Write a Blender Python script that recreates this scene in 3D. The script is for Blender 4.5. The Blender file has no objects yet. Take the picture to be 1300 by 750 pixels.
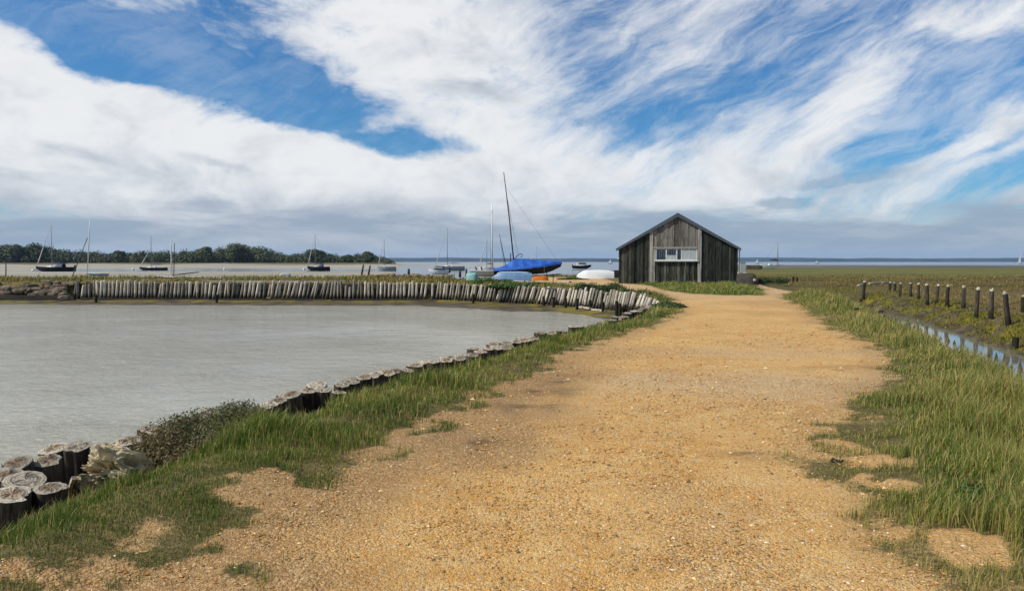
import bpy, math, random
import numpy as np
from mathutils import Vector, Matrix

random.seed(7)
rng = np.random.default_rng(11)
PI = math.pi
sc = bpy.context.scene
COL = sc.collection
for a, v in (('view_transform', 'Standard'), ('look', 'None'), ('exposure', 0.0), ('gamma', 1.0)):
    setattr(sc.view_settings, a, v)
sc.view_settings.exposure = 0.16
sc.view_settings.use_curve_mapping = False
sc.cycles.max_bounces = 6
sc.cycles.diffuse_bounces = 3
sc.cycles.glossy_bounces = 3
sc.cycles.transparent_max_bounces = 12
sc.cycles.volume_bounces = 0
sc.cycles.sample_clamp_indirect = 4.0
try:
    sc.cycles.use_denoising = True
except Exception:
    pass

# ------------------------------------------------------------------ camera
FPX = 982.0
CAMZ = 1.65
PITCH = math.atan(43.0 / FPX)
cd = bpy.data.cameras.new('camera')
cam = bpy.data.objects.new('camera', cd)
COL.objects.link(cam)
cam.location = (0, 0, CAMZ)
cam.rotation_euler = (PI / 2 - PITCH, 0, 0)
cd.sensor_width = 36.0
cd.lens = 36.0 * FPX / 1300.0
cd.clip_end = 30000
cd.clip_start = 0.05
sc.camera = cam


def ray(px, py):
    a, b = px - 650.0, 375.0 - py
    return (a, FPX * math.cos(PITCH) + b * math.sin(PITCH), -FPX * math.sin(PITCH) + b * math.cos(PITCH))


def W(px, py, z=0.0):
    """point at height z along the sight line of photo pixel px, py"""
    dx, dy, dz = ray(px, py)
    t = (z - CAMZ) / dz
    return (dx * t, dy * t)


def WD(px, py, d):
    """point at depth d"""
    dx, dy, dz = ray(px, py)
    t = d / dy
    return Vector((dx * t, d, CAMZ + dz * t))


# ------------------------------------------------------------------ numpy helpers
def hash2(ix, iy, seed):
    h = np.sin(ix * 127.1 + iy * 311.7 + seed * 74.7) * 43758.5453
    return h - np.floor(h)


def vnoise(x, y, seed=0):
    ix, iy = np.floor(x), np.floor(y)
    fx, fy = x - ix, y - iy
    fx = fx * fx * (3 - 2 * fx)
    fy = fy * fy * (3 - 2 * fy)
    a = hash2(ix, iy, seed)
    b = hash2(ix + 1, iy, seed)
    c = hash2(ix, iy + 1, seed)
    d = hash2(ix + 1, iy + 1, seed)
    return (a * (1 - fx) + b * fx) * (1 - fy) + (c * (1 - fx) + d * fx) * fy


def fbm(x, y, seed=0, octv=4, gain=0.5):
    s, a, n = 0.0, 1.0, 0.0
    for o in range(octv):
        s = s + a * vnoise(x, y, seed + o * 13)
        n += a
        a *= gain
        x, y = x * 2.03 + 5.1, y * 2.03 + 1.7
    return s / n            # about 0..1


def sst(a, b, v):
    t = np.clip((np.asarray(v, float) - a) / (b - a), 0, 1)
    return t * t * (3 - 2 * t)


def poly_dist(x, y, pts):
    """distance to a polyline, parameter-of-segment side (positive = right of travel)"""
    best = np.full(x.shape, 1e9)
    side = np.zeros(x.shape)
    for (x0, y0), (x1, y1) in zip(pts[:-1], pts[1:]):
        dx, dy = x1 - x0, y1 - y0
        L2 = dx * dx + dy * dy
        t = np.clip(((x - x0) * dx + (y - y0) * dy) / L2, 0, 1)
        qx, qy = x - (x0 + t * dx), y - (y0 + t * dy)
        d = np.hypot(qx, qy)
        m = d < best
        best = np.where(m, d, best)
        side = np.where(m, np.sign(dy * qx - dx * qy), side)
    return best, side


def pip(x, y, poly):
    c = np.zeros(x.shape, bool)
    n = len(poly)
    for i in range(n):
        x0, y0 = poly[i]
        x1, y1 = poly[(i + 1) % n]
        if y0 == y1:
            continue
        cond = ((y0 > y) != (y1 > y)) & (x < (x1 - x0) * (y - y0) / (y1 - y0) + x0)
        c ^= cond
    return c


def sdf(x, y, poly):
    """signed distance, positive inside"""
    d, _ = poly_dist(x, y, poly + [poly[0]])
    return np.where(pip(x, y, poly), d, -d)


# ------------------------------------------------------------------ plan of the place
CURB = [(-5.4, -4.0), (-4.7, 2.0), (-4.25, 4.6)] + [W(px, py, -0.1) for px, py in (
    (10, 607), (60, 590), (130, 568), (200, 546), (262, 531), (324, 519), (369, 500), (430, 490), (491, 472), (566, 456),
    (643, 438), (700, 423), (755, 413), (789, 403), (815, 393))] + [(5.85, 31.6)]
WALL = [(-26.4, 46.6), (-11.2, 46.0), (-4.2, 45.6), (-0.43, 42.6), (2.05, 40.3), (4.35, 36.6), (5.35, 33.8), (5.85, 31.7)]
POND = CURB + WALL[::-1] + [(-34, 47.4), (-90, 49), (-90, -4)]
PATH = [W(px, py) for px, py in ((230, 750), (300, 690), (420, 620), (520, 562), (620, 508), (700, 467), (740, 446), (820, 418),
        (862, 401), (868, 390), (856, 379), (838, 371))] + [(8.75, 44.5), (9.0, 40.0), (10.4, 37.6), (12.2, 37.4), (13.3, 40.5), (14.5, 45), (15.4, 44.5),
        (14.2, 40.5)] + [W(px, py) for px, py in ((990, 375), (1010, 390), (1040, 410), (1080, 430), (1115, 450), (1128, 470), (1110, 495), (1060, 520), (1045, 560),
        (1055, 600), (1100, 650), (1150, 700), (1240, 750))] + [(2.6, 2.0), (3.2, -4), (-2.6, -4), (-2.2, 2.0)]
YARD = [(8.75, 44.6), (7.8, 42.0), (6.6, 45.0), (4.2, 49), (1.2, 53), (0.6, 62), (1.5, 79), (9, 84), (8.4, 62), (9.4, 53)]
TRAIL = [(13.0, 39.5), (15.2, 46), (17.9, 58), (20.4, 69), (22.4, 69), (19.7, 57), (16.7, 46), (14.4, 39.5)]
DITCH = [(5.6, -5), (7.0, 2), (9.2, 9.5), (12.1, 18.5), (13.0, 21), (14.3, 25.5), (15.4, 29), (16.8, 33.6), (17.9, 40), (19.3, 50), (21, 62)]
EX = [-400, -14, -6, -1, 3, 9, 18, 25, 45, 90, 400]
EY = [57, 59, 63, 78, 86, 90, 100, 140, 225, 240, 300]
POND_Z, SEA_Z, DITCH_Z = -0.75, -1.0, -0.95


def far_z(x, y):
    px = 650 + FPX * x / np.maximum(y, 1)
    n1 = fbm(x * 0.03, y * 0.012, 3) - 0.5
    yy = y + 60 * n1 * sst(150, 400, y)
    # creek side: mud, creek, mud, shore
    a = -0.82 + 0.14 * (fbm(x * 0.05, y * 0.02, 5) - 0.5)
    creek = sst(186, 206, yy) * (1 - sst(262, 290, yy)) * sst(30, 70, px)
    a = a - 0.6 * creek
    a = np.where(yy > 285, a + 0.12, a)
    shore = sst(390, 470, yy)
    a = a + shore * 1.4
    a = a - sst(720, 800, y) * 4
    # open water with a far spit
    b = -1.5 + 0.9 * sst(500, 530, yy) * (1 - sst(620, 660, yy)) * (1 - sst(735, 765, px)) * (0.6 + 0.8 * fbm(px * 0.02, y * 0.01, 9))
    b = np.where(y < 110, -0.85 - 0.65 * sst(92, 108, y), b)
    # right: mudflat
    c = -0.86 + 0.12 * (fbm(x * 0.02, y * 0.02, 6) - 0.5) - 2.0 * sst(560, 680, yy)
    w1 = sst(496, 520, px)
    w2 = sst(860, 930, px)
    z = a * (1 - w1) + b * w1
    return z * (1 - w2) + c * w2


def fields(x, y):
    """terrain height and ground-cover masks"""
    x = np.asarray(x, float)
    y = np.asarray(y, float)
    dc, _ = poly_dist(x, y, CURB)
    dw, _ = poly_dist(x, y, WALL)
    dd, ds = poly_dist(x, y, DITCH)
    s = dd * ds                                   # right of the ditch positive
    inp = pip(x, y, POND)
    und = (fbm(x * 0.5, y * 0.5, 1) - 0.5) * 0.10 + (fbm(x * 2.6, y * 2.6, 2, 3) - 0.5) * 0.035
    sp = sdf(x, y, PATH)
    sy = sdf(x, y, YARD)
    st = sdf(x, y, TRAIL)
    spath = np.maximum(np.maximum(sp, sy), st)
    onp = sst(-0.25, 0.3, spath)
    z = und * (1 - 0.75 * onp)
    # bund behind the post wall
    bz = np.interp(x, [-30, -8, -1, 4, 6.2], [0.40, 0.38, 0.24, 0.20, 0.0])
    wb = np.where(x < -5, 1.0, 1 - sst(2, 13, dw)) * sst(31, 36, y)
    z = z + bz * wb
    # verge humps
    hump = np.exp(-((spath + 1.0) / 0.7) ** 2) * 0.09
    z = z + hump * (1 - sst(30, 45, y))
    # soil slot on the landward side of the log edge
    slot = np.interp(dc, [0, 0.2, 0.45, 0.8, 1.25, 1.7], [-0.62, -0.60, -0.42, -0.24, -0.08, 0.0])
    z = np.where(y < 33, z + slot * (1 - 0.55 * sst(22, 31, y)), z)
    # ditch on the right
    bump = (fbm(x * 1.3, y * 1.3, 21, 4) - 0.5) - 0.9 * (np.abs(fbm(x * 0.9 + y * 0.5, y * 0.9 - x * 0.3, 23, 4) - 0.5) < 0.045)
    left = np.interp(-s, [0, 0.45, 0.8, 1.7, 2.6, 3.6], [-1.2, -1.18, -1.05, -0.50, -0.02, 0.06])
    right = np.interp(s, [0, 0.5, 1.0, 1.6, 2.2, 3.2, 5.0], [-1.2, -1.16, -0.93, -0.74, -0.52, -0.34, -0.24])
    dfade = 1 - sst(40, 62, y)
    marsh = -0.24 + 0.16 * (fbm(x * 0.16, y * 0.16, 31) - 0.5)
    rz = right + bump * 0.34 * sst(0.8, 1.6, s) * (1 - sst(4, 8, s)) + (marsh + 0.24) * sst(3, 6, s)
    zd = np.where(s > 0, rz, np.minimum(left, z) + 0 * s)
    wd = np.where(s > 0, 1.0, 1 - sst(2.6, 3.4, -s)) * np.where(s > 0, 1.0, dfade)
    rightside = (s > -3.4) & (x > 4)
    rz_far = rz * dfade + marsh * (1 - dfade)
    z = np.where(rightside & (s > 0), rz_far * sst(-0.1, 0.1, s) + z * (1 - sst(-0.1, 0.1, s)), z)
    z = np.where(rightside & (s <= 0), z * (1 - wd) + zd * wd, z)
    cw = y - 97 - 5 * (fbm(x * 0.05, x * 0 + 1, 33, 3) - 0.5) - 0.04 * x
    ck = np.exp(-(cw / 1.6) ** 2) * sst(20, 30, x)
    z = z - 0.5 * ck
    # edge of the land
    ey = np.interp(x, EX, EY) + 5 * (fbm(x * 0.08, x * 0 + 2, 8) - 0.5)
    e = sst(0, 9, y - ey)
    z = z * (1 - e) + far_z(x, y) * e
    # pond bed and its muddy far shore
    zp = np.maximum(-1.5, -0.60 - (0.042 + 0.04 * sst(-1, 3, x)) * dw + 0.05 * (fbm(x * 1.2, y * 1.2, 41) - 0.5))
    zp = np.where(x < -26, np.maximum(-1.5, -0.62 - 0.045 * np.maximum(46.4 - y, -1)), zp)
    inp2 = inp | ((dc < 0.1) & (y < 31.5)) | (dw < 0.34)
    z = np.where(inp2, zp, z)
    # masks
    n = fbm(x * 1.7, y * 1.7, 51, 4) - 0.5
    n2 = fbm(x * 0.6, y * 0.6, 52, 3) - 0.5
    n3 = fbm(x * 5.5, y * 5.5, 53, 3) - 0.5
    nearleft = sst(1.5, -1.5, x) * sst(9, 4, y)
    m_path = sst(-0.30, 0.30, spath + (0.70 + 1.5 * nearleft) * n + 0.25 * n2 + (0.75 + 0.6 * nearleft) * n3 + 0.10 + 0.50 * nearleft)
    m_path = np.where(y < 33, m_path * sst(0.6, 1.2, dc), m_path)
    m_path = m_path * np.where(rightside & (s > -2.2), 0, 1)
    pn = fbm(x * 2.1, y * 2.1, 57, 4) + 0.10 * n3
    zone = sst(-1.0, -1.6, x + 0.02 * (y - 4)) * sst(8.5, 6.5, y) * (x < 0)
    zone = np.maximum(zone, 0.8 * sst(1.9, 2.5, x) * sst(7.5, 6.0, y) * (x > 0) * (x < 5))
    m_path = m_path * (1 - zone * sst(0.47, 0.56, pn))
    for (bx, by, r) in BARE:
        m_path = np.maximum(m_path, 0.9 * sst(r * 1.15, r * 0.6, np.hypot((x - bx), (y - by) * 0.8) + 0.35 * n + 0.35 * n3))
    mud = np.where(inp2, 1.0, 0.0)
    mud = np.maximum(mud, sst(0.25, 0.75, e))
    mud = np.maximum(mud, ck * 1.2)
    mr = np.where(s > 0, 1 - sst(2.2, 4.2, s + 2.2 * n), 1 - sst(0.9, 1.5, -s)) * dfade
    mud = np.where(rightside, np.maximum(mud, mr), mud)
    px = 650 + FPX * x / np.maximum(y, 1)
    mud = np.where((y > 400) & (px < 505), mud * (1 - sst(410, 460, y)), mud)
    alg = np.where(rightside & (s > 0), np.exp(-((s - 2.4) / 1.3) ** 2) * dfade * sst(-0.2, 0.16, n), 0.0)
    alg = np.maximum(alg, np.where(inp & (dw < 6), 0.75 * sst(-0.2, 0.1, n) * sst(5, 0.5, dw), 0))
    alg = np.maximum(alg, np.where(inp & (x < -25.5), 0.75 * sst(-0.2, 0.1, n), 0))
    alg = np.maximum(alg, np.where((~inp) & (x < -4) & (y > 45) & (y < 66), 0.5 * sst(-0.05, 0.2, n), 0))
    return z, m_path, mud, alg, spath, dc, s, inp2, rightside


BARE = []
for bpx, bpy_, r in ((1228, 703, 0.26), (1112, 588, 0.30), (1082, 574, 0.24), (1130, 620, 0.16)):
    bx, by = W(bpx, bpy_)
    BARE.append((bx, by, r))


def H(x, y):
    return float(fields(np.array([x]), np.array([y]))[0][0])


def hit(px, py):
    """where the sight line of a photo pixel meets the ground"""
    dx, dy, dz = ray(px, py)
    t = np.geomspace(2.0, 1500, 1600) / dy
    X, Y, Z = dx * t, dy * t, CAMZ + dz * t
    h = fields(X, Y)[0]
    b = np.nonzero(Z <= h)[0]
    i = b[0] if len(b) else len(t) - 1
    return Vector((X[i], Y[i], h[i]))


# ------------------------------------------------------------------ node helper
class NT:
    def __init__(s, tree):
        s.t = tree
        tree.nodes.clear()

    def n(s, typ, inp=None, **props):
        nd = s.t.nodes.new('ShaderNode' + typ)
        for k, v in props.items():
            setattr(nd, k, v)
        for k, v in (inp or {}).items():
            sock = nd.inputs[k]
            if isinstance(v, bpy.types.NodeSocket):
                s.t.links.new(v, sock)
            elif isinstance(v, bpy.types.Node):
                s.t.links.new(v.outputs[0], sock)
            else:
                sock.default_value = v
        return nd

    def m(s, op, a, b=None, c=None, clamp=False):
        d = {0: a}
        if b is not None:
            d[1] = b
        if c is not None:
            d[2] = c
        return s.n('Math', d, operation=op, use_clamp=clamp).outputs[0]

    def mix(s, f, a, b, blend='MIX'):
        nd = s.t.nodes.new('ShaderNodeMix')
        nd.data_type = 'RGBA'
        nd.blend_type = blend
        for i, v in ((0, f), (6, a), (7, b)):
            if isinstance(v, bpy.types.NodeSocket):
                s.t.links.new(v, nd.inputs[i])
            else:
                nd.inputs[i].default_value = v if i == 0 else (tuple(v) + (1,) if len(v) == 3 else v)
        return nd.outputs[2]

    def sstep(s, v, a, b):
        return s.n('MapRange', {0: v, 1: a, 2: b, 3: 0.0, 4: 1.0}, interpolation_type='SMOOTHSTEP').outputs[0]

    def noise(s, vec, scale, detail=4, rough=0.55, dist=0.0):
        return s.n('TexNoise', {'Vector': vec, 'Scale': scale, 'Detail': detail, 'Roughness': rough, 'Distortion': dist})

    def attr(s, name):
        return s.n('Attribute', attribute_name=name, attribute_type='GEOMETRY')

    def mapping(s, vec, loc=(0, 0, 0), rot=(0, 0, 0), scale=(1, 1, 1), typ='POINT'):
        return s.n('Mapping', {'Vector': vec, 'Location': loc, 'Rotation': rot, 'Scale': scale}, vector_type=typ).outputs[0]


def new_mat(name):
    m = bpy.data.materials.new(name)
    m.use_nodes = True
    return m, NT(m.node_tree)


def finish(nt, shader):
    o = nt.n('OutputMaterial')
    nt.t.links.new(shader if isinstance(shader, bpy.types.NodeSocket) else shader.outputs[0], o.inputs['Surface'])


def simple_mat(name, col, rough=0.6, var=0.15, scale=6.0, bump=0.0, metallic=0.0, spec=0.5, stretch=(1, 1, 1), dirt=None, objvar=0.0):
    m, nt = new_mat(name)
    tc = nt.n('TexCoord')
    v = nt.mapping(tc.outputs['Object'], scale=stretch)
    nz = nt.noise(v, scale, 6, 0.6)
    f = nt.sstep(nz.outputs[0], 0.3, 0.7)
    lo = tuple(c * (1 - var) for c in col)
    hi = tuple(min(1, c * (1 + var)) for c in col)
    c = nt.mix(f, lo, hi)
    if dirt:
        nd = nt.noise(v, scale * 0.37, 7, 0.65)
        c = nt.mix(nt.sstep(nd.outputs[0], 0.5, 0.68), c, dirt)
    if objvar:
        oi = nt.n('ObjectInfo')
        k = nt.m('MULTIPLY_ADD', oi.outputs['Random'], objvar * 2, 1 - objvar)
        c = nt.mix(1.0, c, nt.n('CombineXYZ', {0: k, 1: k, 2: k}).outputs[0], 'MULTIPLY')
    b = nt.n('BsdfPrincipled', {'Base Color': c, 'Roughness': rough, 'Metallic': metallic, 'Specular IOR Level': spec})
    if bump:
        bp = nt.n('Bump', {'Height': nz.outputs[0], 'Strength': bump, 'Distance': 0.02})
        nt.t.links.new(bp.outputs[0], b.inputs['Normal'])
    finish(nt, b)
    return m


M = {}


def ground_mat():
    m, nt = new_mat('ground')
    pos = nt.n('NewGeometry').outputs['Position']
    mp, mm, ma, mv, md, mearth = (nt.attr(k).outputs['Fac'] for k in ('m_path', 'm_mud', 'm_algae', 'm_grey', 'm_dark', 'm_earth'))
    big = nt.noise(pos, 0.55, 5, 0.6).outputs[0]
    mid = nt.noise(pos, 3.2, 6, 0.65).outputs[0]
    fine = nt.noise(pos, 26, 4, 0.7).outputs[0]
    vor = nt.n('TexVoronoi', {'Vector': pos, 'Scale': 52.0, 'Randomness': 1.0})
    vor2 = nt.n('TexVoronoi', {'Vector': pos, 'Scale': 105.0, 'Randomness': 1.0})
    r1 = nt.n('SeparateColor', {0: vor.outputs['Color']})
    r2 = nt.n('SeparateColor', {0: vor2.outputs['Color']})
    # gravel path
    sand = nt.mix(nt.sstep(big, 0.38, 0.62), (0.47, 0.238, 0.056), (0.53, 0.305, 0.095))
    sand = nt.mix(nt.sstep(mid, 0.42, 0.68), sand, (0.56, 0.345, 0.118))
    grey = nt.mix(r1.outputs[0], (0.22, 0.15, 0.085), (0.58, 0.42, 0.235))
    gsel = nt.m('ADD', nt.m('MULTIPLY', mv, 0.75), nt.m('MULTIPLY', nt.sstep(nt.m('ADD', r1.outputs[1], nt.m('MULTIPLY', mid, 0.4)), 0.84, 1.0), 0.6), clamp=True)
    sand = nt.mix(gsel, sand, grey)
    sand = nt.mix(nt.m('MULTIPLY', nt.sstep(r2.outputs[0], 0.80, 0.98), 0.45), sand, (0.66, 0.47, 0.24))
    sand = nt.mix(nt.m('MULTIPLY', nt.sstep(r2.outputs[1], 0.86, 0.98), 0.55), sand, (0.13, 0.065, 0.022))
    loose = nt.sstep(nt.noise(nt.mapping(pos, scale=(1, 0.5, 1)), 1.1, 6, 0.65).outputs[0], 0.40, 0.62)
    grit = nt.noise(pos, 75, 3, 0.7).outputs[0]
    cell = nt.m('ADD', nt.m('MULTIPLY_ADD', r1.outputs[2], 0.52, 0.76), nt.m('MULTIPLY', r2.outputs[2], 0.26))
    cmp_ = nt.m('ADD', nt.m('MULTIPLY_ADD', grit, 0.9, 0.54), nt.m('MULTIPLY', r2.outputs[2], 0.30))
    cellv = nt.m('ADD', nt.m('MULTIPLY', cell, loose), nt.m('MULTIPLY', cmp_, nt.m('SUBTRACT', 1.0, loose)))
    sand = nt.mix(1.0, sand, nt.n('CombineXYZ', {0: cellv, 1: cellv, 2: cellv}).outputs[0], 'MULTIPLY')
    soil = nt.mix(nt.sstep(nt.m('ADD', nt.m('MULTIPLY', grit, 0.5), nt.m('MULTIPLY', fine, 0.5)), 0.38, 0.62), (0.20, 0.105, 0.040), (0.42, 0.265, 0.115))
    sand = nt.mix(nt.m('MULTIPLY', mearth, nt.m('MULTIPLY_ADD', nt.sstep(r1.outputs[1], 0.85, 0.6), 0.55, 0.35)), sand, soil)
    sand = nt.mix(nt.m('MULTIPLY', md, nt.sstep(mid, 0.3, 0.6)), sand, (0.15, 0.092, 0.042))
    # vegetated soil
    marshn = nt.noise(nt.mapping(pos, scale=(0.05, 0.16, 1)), 1.0, 6, 0.6).outputs[0]
    veg = nt.mix(nt.sstep(nt.m('ADD', nt.m('MULTIPLY', mid, 0.5), nt.m('MULTIPLY', fine, 0.5)), 0.38, 0.62), (0.070, 0.060, 0.018), (0.190, 0.135, 0.052))
    
    
    gd = nt.n('SeparateXYZ', {0: pos})
    mz = nt.m('MULTIPLY', nt.sstep(gd.outputs[1], 40, 62), nt.sstep(gd.outputs[0], 14, 20))
    far_m = nt.sstep(nt.m('ADD', gd.outputs[1], nt.m('MULTIPLY', nt.m('SUBTRACT', marshn, 0.5), 60)), 84, 110)
    mcol = nt.mix(far_m, nt.mix(nt.sstep(marshn, 0.40, 0.60), (0.082, 0.056, 0.018), (0.135, 0.108, 0.022)), nt.mix(nt.sstep(marshn, 0.38, 0.62), (0.125, 0.120, 0.026), (0.185, 0.172, 0.042)))
    veg = nt.mix(nt.m('MULTIPLY', mz, 0.999), veg, nt.mix(1.0, mcol, (0.72, 0.72, 0.62), 'MULTIPLY'))
    # mud
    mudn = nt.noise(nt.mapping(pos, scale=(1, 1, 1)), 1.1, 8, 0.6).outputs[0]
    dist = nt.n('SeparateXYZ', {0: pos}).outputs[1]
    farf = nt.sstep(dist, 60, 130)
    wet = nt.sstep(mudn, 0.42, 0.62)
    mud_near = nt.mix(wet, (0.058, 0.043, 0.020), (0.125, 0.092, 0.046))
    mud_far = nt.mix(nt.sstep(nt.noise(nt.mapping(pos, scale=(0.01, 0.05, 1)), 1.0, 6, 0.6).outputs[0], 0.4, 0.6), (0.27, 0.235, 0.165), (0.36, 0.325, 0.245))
    rmud = nt.mix(nt.sstep(nt.noise(nt.mapping(pos, scale=(0.012, 0.05, 1)), 1.0, 6, 0.6).outputs[0], 0.45, 0.55), (0.055, 0.042, 0.032), (0.15, 0.115, 0.095))  # brown mud; its dark patches also paint shade beyond the marsh edge
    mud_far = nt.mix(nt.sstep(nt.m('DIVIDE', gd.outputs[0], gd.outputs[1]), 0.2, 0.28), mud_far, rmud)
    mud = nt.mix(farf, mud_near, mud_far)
    alg = nt.mix(nt.sstep(mid, 0.3, 0.7), (0.150, 0.120, 0.010), (0.225, 0.180, 0.020))
    edge = nt.sstep(nt.m('ADD', mp, nt.m('ADD', nt.m('MULTIPLY', nt.m('SUBTRACT', fine, 0.5), 1.1), nt.m('MULTIPLY', nt.m('SUBTRACT', mid, 0.5), 0.6))), 0.15, 0.80)
    c = nt.mix(edge, veg, sand)
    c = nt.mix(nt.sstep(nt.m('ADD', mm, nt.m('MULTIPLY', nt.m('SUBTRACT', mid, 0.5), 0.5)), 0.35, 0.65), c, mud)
    c = nt.mix(nt.sstep(nt.m('ADD', ma, nt.m('MULTIPLY', nt.m('SUBTRACT', fine, 0.5), 0.7)), 0.3, 0.8), c, alg)
    rough = nt.m('SUBTRACT', 0.95, nt.m('MULTIPLY', mm, 0.4))
    hgt = nt.m('ADD', nt.m('MULTIPLY', nt.m('MULTIPLY', vor.outputs['Distance'], -0.6), nt.m('MULTIPLY_ADD', loose, 0.85, 0.15)), nt.m('ADD', nt.m('MULTIPLY', fine, 0.6), nt.m('MULTIPLY', grit, 0.35)))
    hgt = nt.m('ADD', hgt, nt.m('MULTIPLY', vor2.outputs['Distance'], -0.25))
    bp = nt.n('Bump', {'Height': hgt, 'Strength': 0.9, 'Distance': 0.028})
    b = nt.n('BsdfPrincipled', {'Base Color': c, 'Roughness': rough, 'Specular IOR Level': 0.25, 'Normal': bp.outputs[0]})
    finish(nt, b)
    return m


def water_mat(name, col, rough, scale, strength, stretch=(1, 1, 1), dist=0.03):
    m, nt = new_mat(name)
    pos = nt.n('NewGeometry').outputs['Position']
    v = nt.mapping(pos, rot=(0, 0, 0.35), scale=stretch)
    n1 = nt.noise(v, scale, 4, 0.6, 0.4).outputs[0]
    n2 = nt.noise(v, scale * 0.21, 3, 0.5, 0.3).outputs[0]
    big = nt.noise(pos, 0.12, 4, 0.6).outputs[0]
    h = nt.m('ADD', n1, nt.m('MULTIPLY', n2, 1.6))
    amp = nt.m('MULTIPLY_ADD', nt.sstep(big, 0.3, 0.7), 1.0, 0.3)
    bp = nt.n('Bump', {'Height': nt.m('MULTIPLY', h, amp), 'Strength': strength, 'Distance': dist})
    c = nt.mix(nt.sstep(big, 0.35, 0.65), col, tuple(x * 0.88 for x in col))
    b = nt.n('BsdfPrincipled', {'Base Color': c, 'Roughness': rough, 'IOR': 1.33, 'Normal': bp.outputs[0]})
    finish(nt, b)
    return m


def blade_mat():
    m, nt = new_mat('grass_blade')
    c = nt.attr('tint').outputs['Color']
    d = nt.n('BsdfPrincipled', {'Base Color': c, 'Roughness': 0.55, 'Specular IOR Level': 0.3})
    tr = nt.n('BsdfTranslucent', {'Color': c})
    mx = nt.n('MixShader', {0: 0.3, 1: d.outputs[0], 2: tr.outputs[0]})
    finish(nt, mx)
    return m


def tint_mat(name, rough=0.9):
    m, nt = new_mat(name)
    c = nt.attr('tint').outputs['Color']
    finish(nt, nt.n('BsdfPrincipled', {'Base Color': c, 'Roughness': rough, 'Specular IOR Level': 0.3}))
    return m


def log_side_mat(name, pale, dark, stain_shade, z0, z1):
    """weathered round timber: streaks along the grain, darker lower part: tide staining on posts, painted shade on logs"""
    m, nt = new_mat(name)
    tc = nt.n('TexCoord')
    oi = nt.n('ObjectInfo')
    off = nt.n('CombineXYZ', {0: nt.m('MULTIPLY', oi.outputs['Random'], 37), 1: nt.m('MULTIPLY', oi.outputs['Random'], 11), 2: 0.0})
    v = nt.n('VectorMath', {0: tc.outputs['Object'], 1: off.outputs[0]}, operation='ADD').outputs[0]
    g = nt.noise(nt.mapping(v, scale=(1, 1, 0.07)), 38, 5, 0.65).outputs[0]
    k = nt.noise(v, 5, 5, 0.6).outputs[0]
    c = nt.mix(nt.sstep(g, 0.35, 0.6), dark, pale)
    c = nt.mix(nt.m('MULTIPLY', nt.sstep(k, 0.5, 0.7), 0.6), c, dark)
    tone = nt.m('MULTIPLY_ADD', nt.m('FRACT', nt.m('MULTIPLY', oi.outputs['Random'], 7.31)), 0.85, 0.4)
    c = nt.mix(1.0, c, nt.n('CombineXYZ', {0: tone, 1: tone, 2: tone}).outputs[0], 'MULTIPLY')
    zz = nt.n('SeparateXYZ', {0: tc.outputs['Object']}).outputs[2]
    sf = nt.sstep(nt.m('ADD', zz, nt.m('MULTIPLY', nt.m('SUBTRACT', k, 0.5), 0.5)), z1, z0)
    c = nt.mix(sf, c, stain_shade)
    bp = nt.n('Bump', {'Height': g, 'Strength': 0.6, 'Distance': 0.015})
    finish(nt, nt.n('BsdfPrincipled', {'Base Color': c, 'Roughness': 0.9, 'Specular IOR Level': 0.2, 'Normal': bp.outputs[0]}))
    return m


def log_top_mat():
    m, nt = new_mat('log_end_grain')
    tc = nt.n('TexCoord')
    oi = nt.n('ObjectInfo')
    r = nt.m('MULTIPLY', oi.outputs['Random'], 23)
    off = nt.n('CombineXYZ', {0: r, 1: r, 2: r})
    v = nt.n('VectorMath', {0: tc.outputs['Object'], 1: off.outputs[0]}, operation='ADD').outputs[0]
    nz = nt.noise(v, 9, 5, 0.6)
    xy = nt.n('VectorMath', {0: tc.outputs['Object'], 1: (1, 1, 0)}, operation='MULTIPLY').outputs[0]
    d = nt.n('VectorMath', {0: xy}, operation='LENGTH').outputs['Value']
    dn = nt.m('ADD', d, nt.m('MULTIPLY', nt.m('SUBTRACT', nz.outputs[0], 0.5), 0.05))
    ring = nt.m('MULTIPLY_ADD', nt.m('SINE', nt.m('MULTIPLY', dn, 330)), 0.5, 0.5)
    c = nt.mix(ring, (0.30, 0.255, 0.19), (0.475, 0.415, 0.32))
    ih = nt.m('MULTIPLY', nt.sstep(dn, 0.075, 0.055), nt.sstep(nt.m('FRACT', nt.m('MULTIPLY', oi.outputs['Random'], 5.7)), 0.25, 0.6))
    c = nt.mix(nt.m('MULTIPLY', ih, 0.8), c, (0.195, 0.120, 0.060))
    c = nt.mix(nt.m('MULTIPLY', nt.m('MULTIPLY', nt.sstep(dn, 0.066, 0.073), nt.sstep(dn, 0.084, 0.077)), 0.75), c, (0.07, 0.055, 0.04))
    cr = nt.noise(nt.mapping(v, scale=(1, 1, 0)), 13, 8, 0.75, 1.5).outputs[0]
    c = nt.mix(nt.m('MULTIPLY', nt.sstep(nt.m('ABSOLUTE', nt.m('SUBTRACT', cr, 0.5)), 0.02, 0.0), 0.8), c, (0.05, 0.04, 0.03))
    c = nt.mix(nt.sstep(nz.outputs[0], 0.56, 0.72), c, (0.15, 0.125, 0.09))
    tone = nt.m('MULTIPLY_ADD', nt.m('FRACT', nt.m('MULTIPLY', oi.outputs['Random'], 3.17)), 0.55, 0.78)
    c = nt.mix(1.0, c, nt.n('CombineXYZ', {0: tone, 1: tone, 2: tone}).outputs[0], 'MULTIPLY')
    bp = nt.n('Bump', {'Height': nt.m('ADD', ring, nt.m('MULTIPLY', cr, 2)), 'Strength': 0.4, 'Distance': 0.006})
    finish(nt, nt.n('BsdfPrincipled', {'Base Color': c, 'Roughness': 0.9, 'Specular IOR Level': 0.2, 'Normal': bp.outputs[0]}))
    return m


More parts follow.
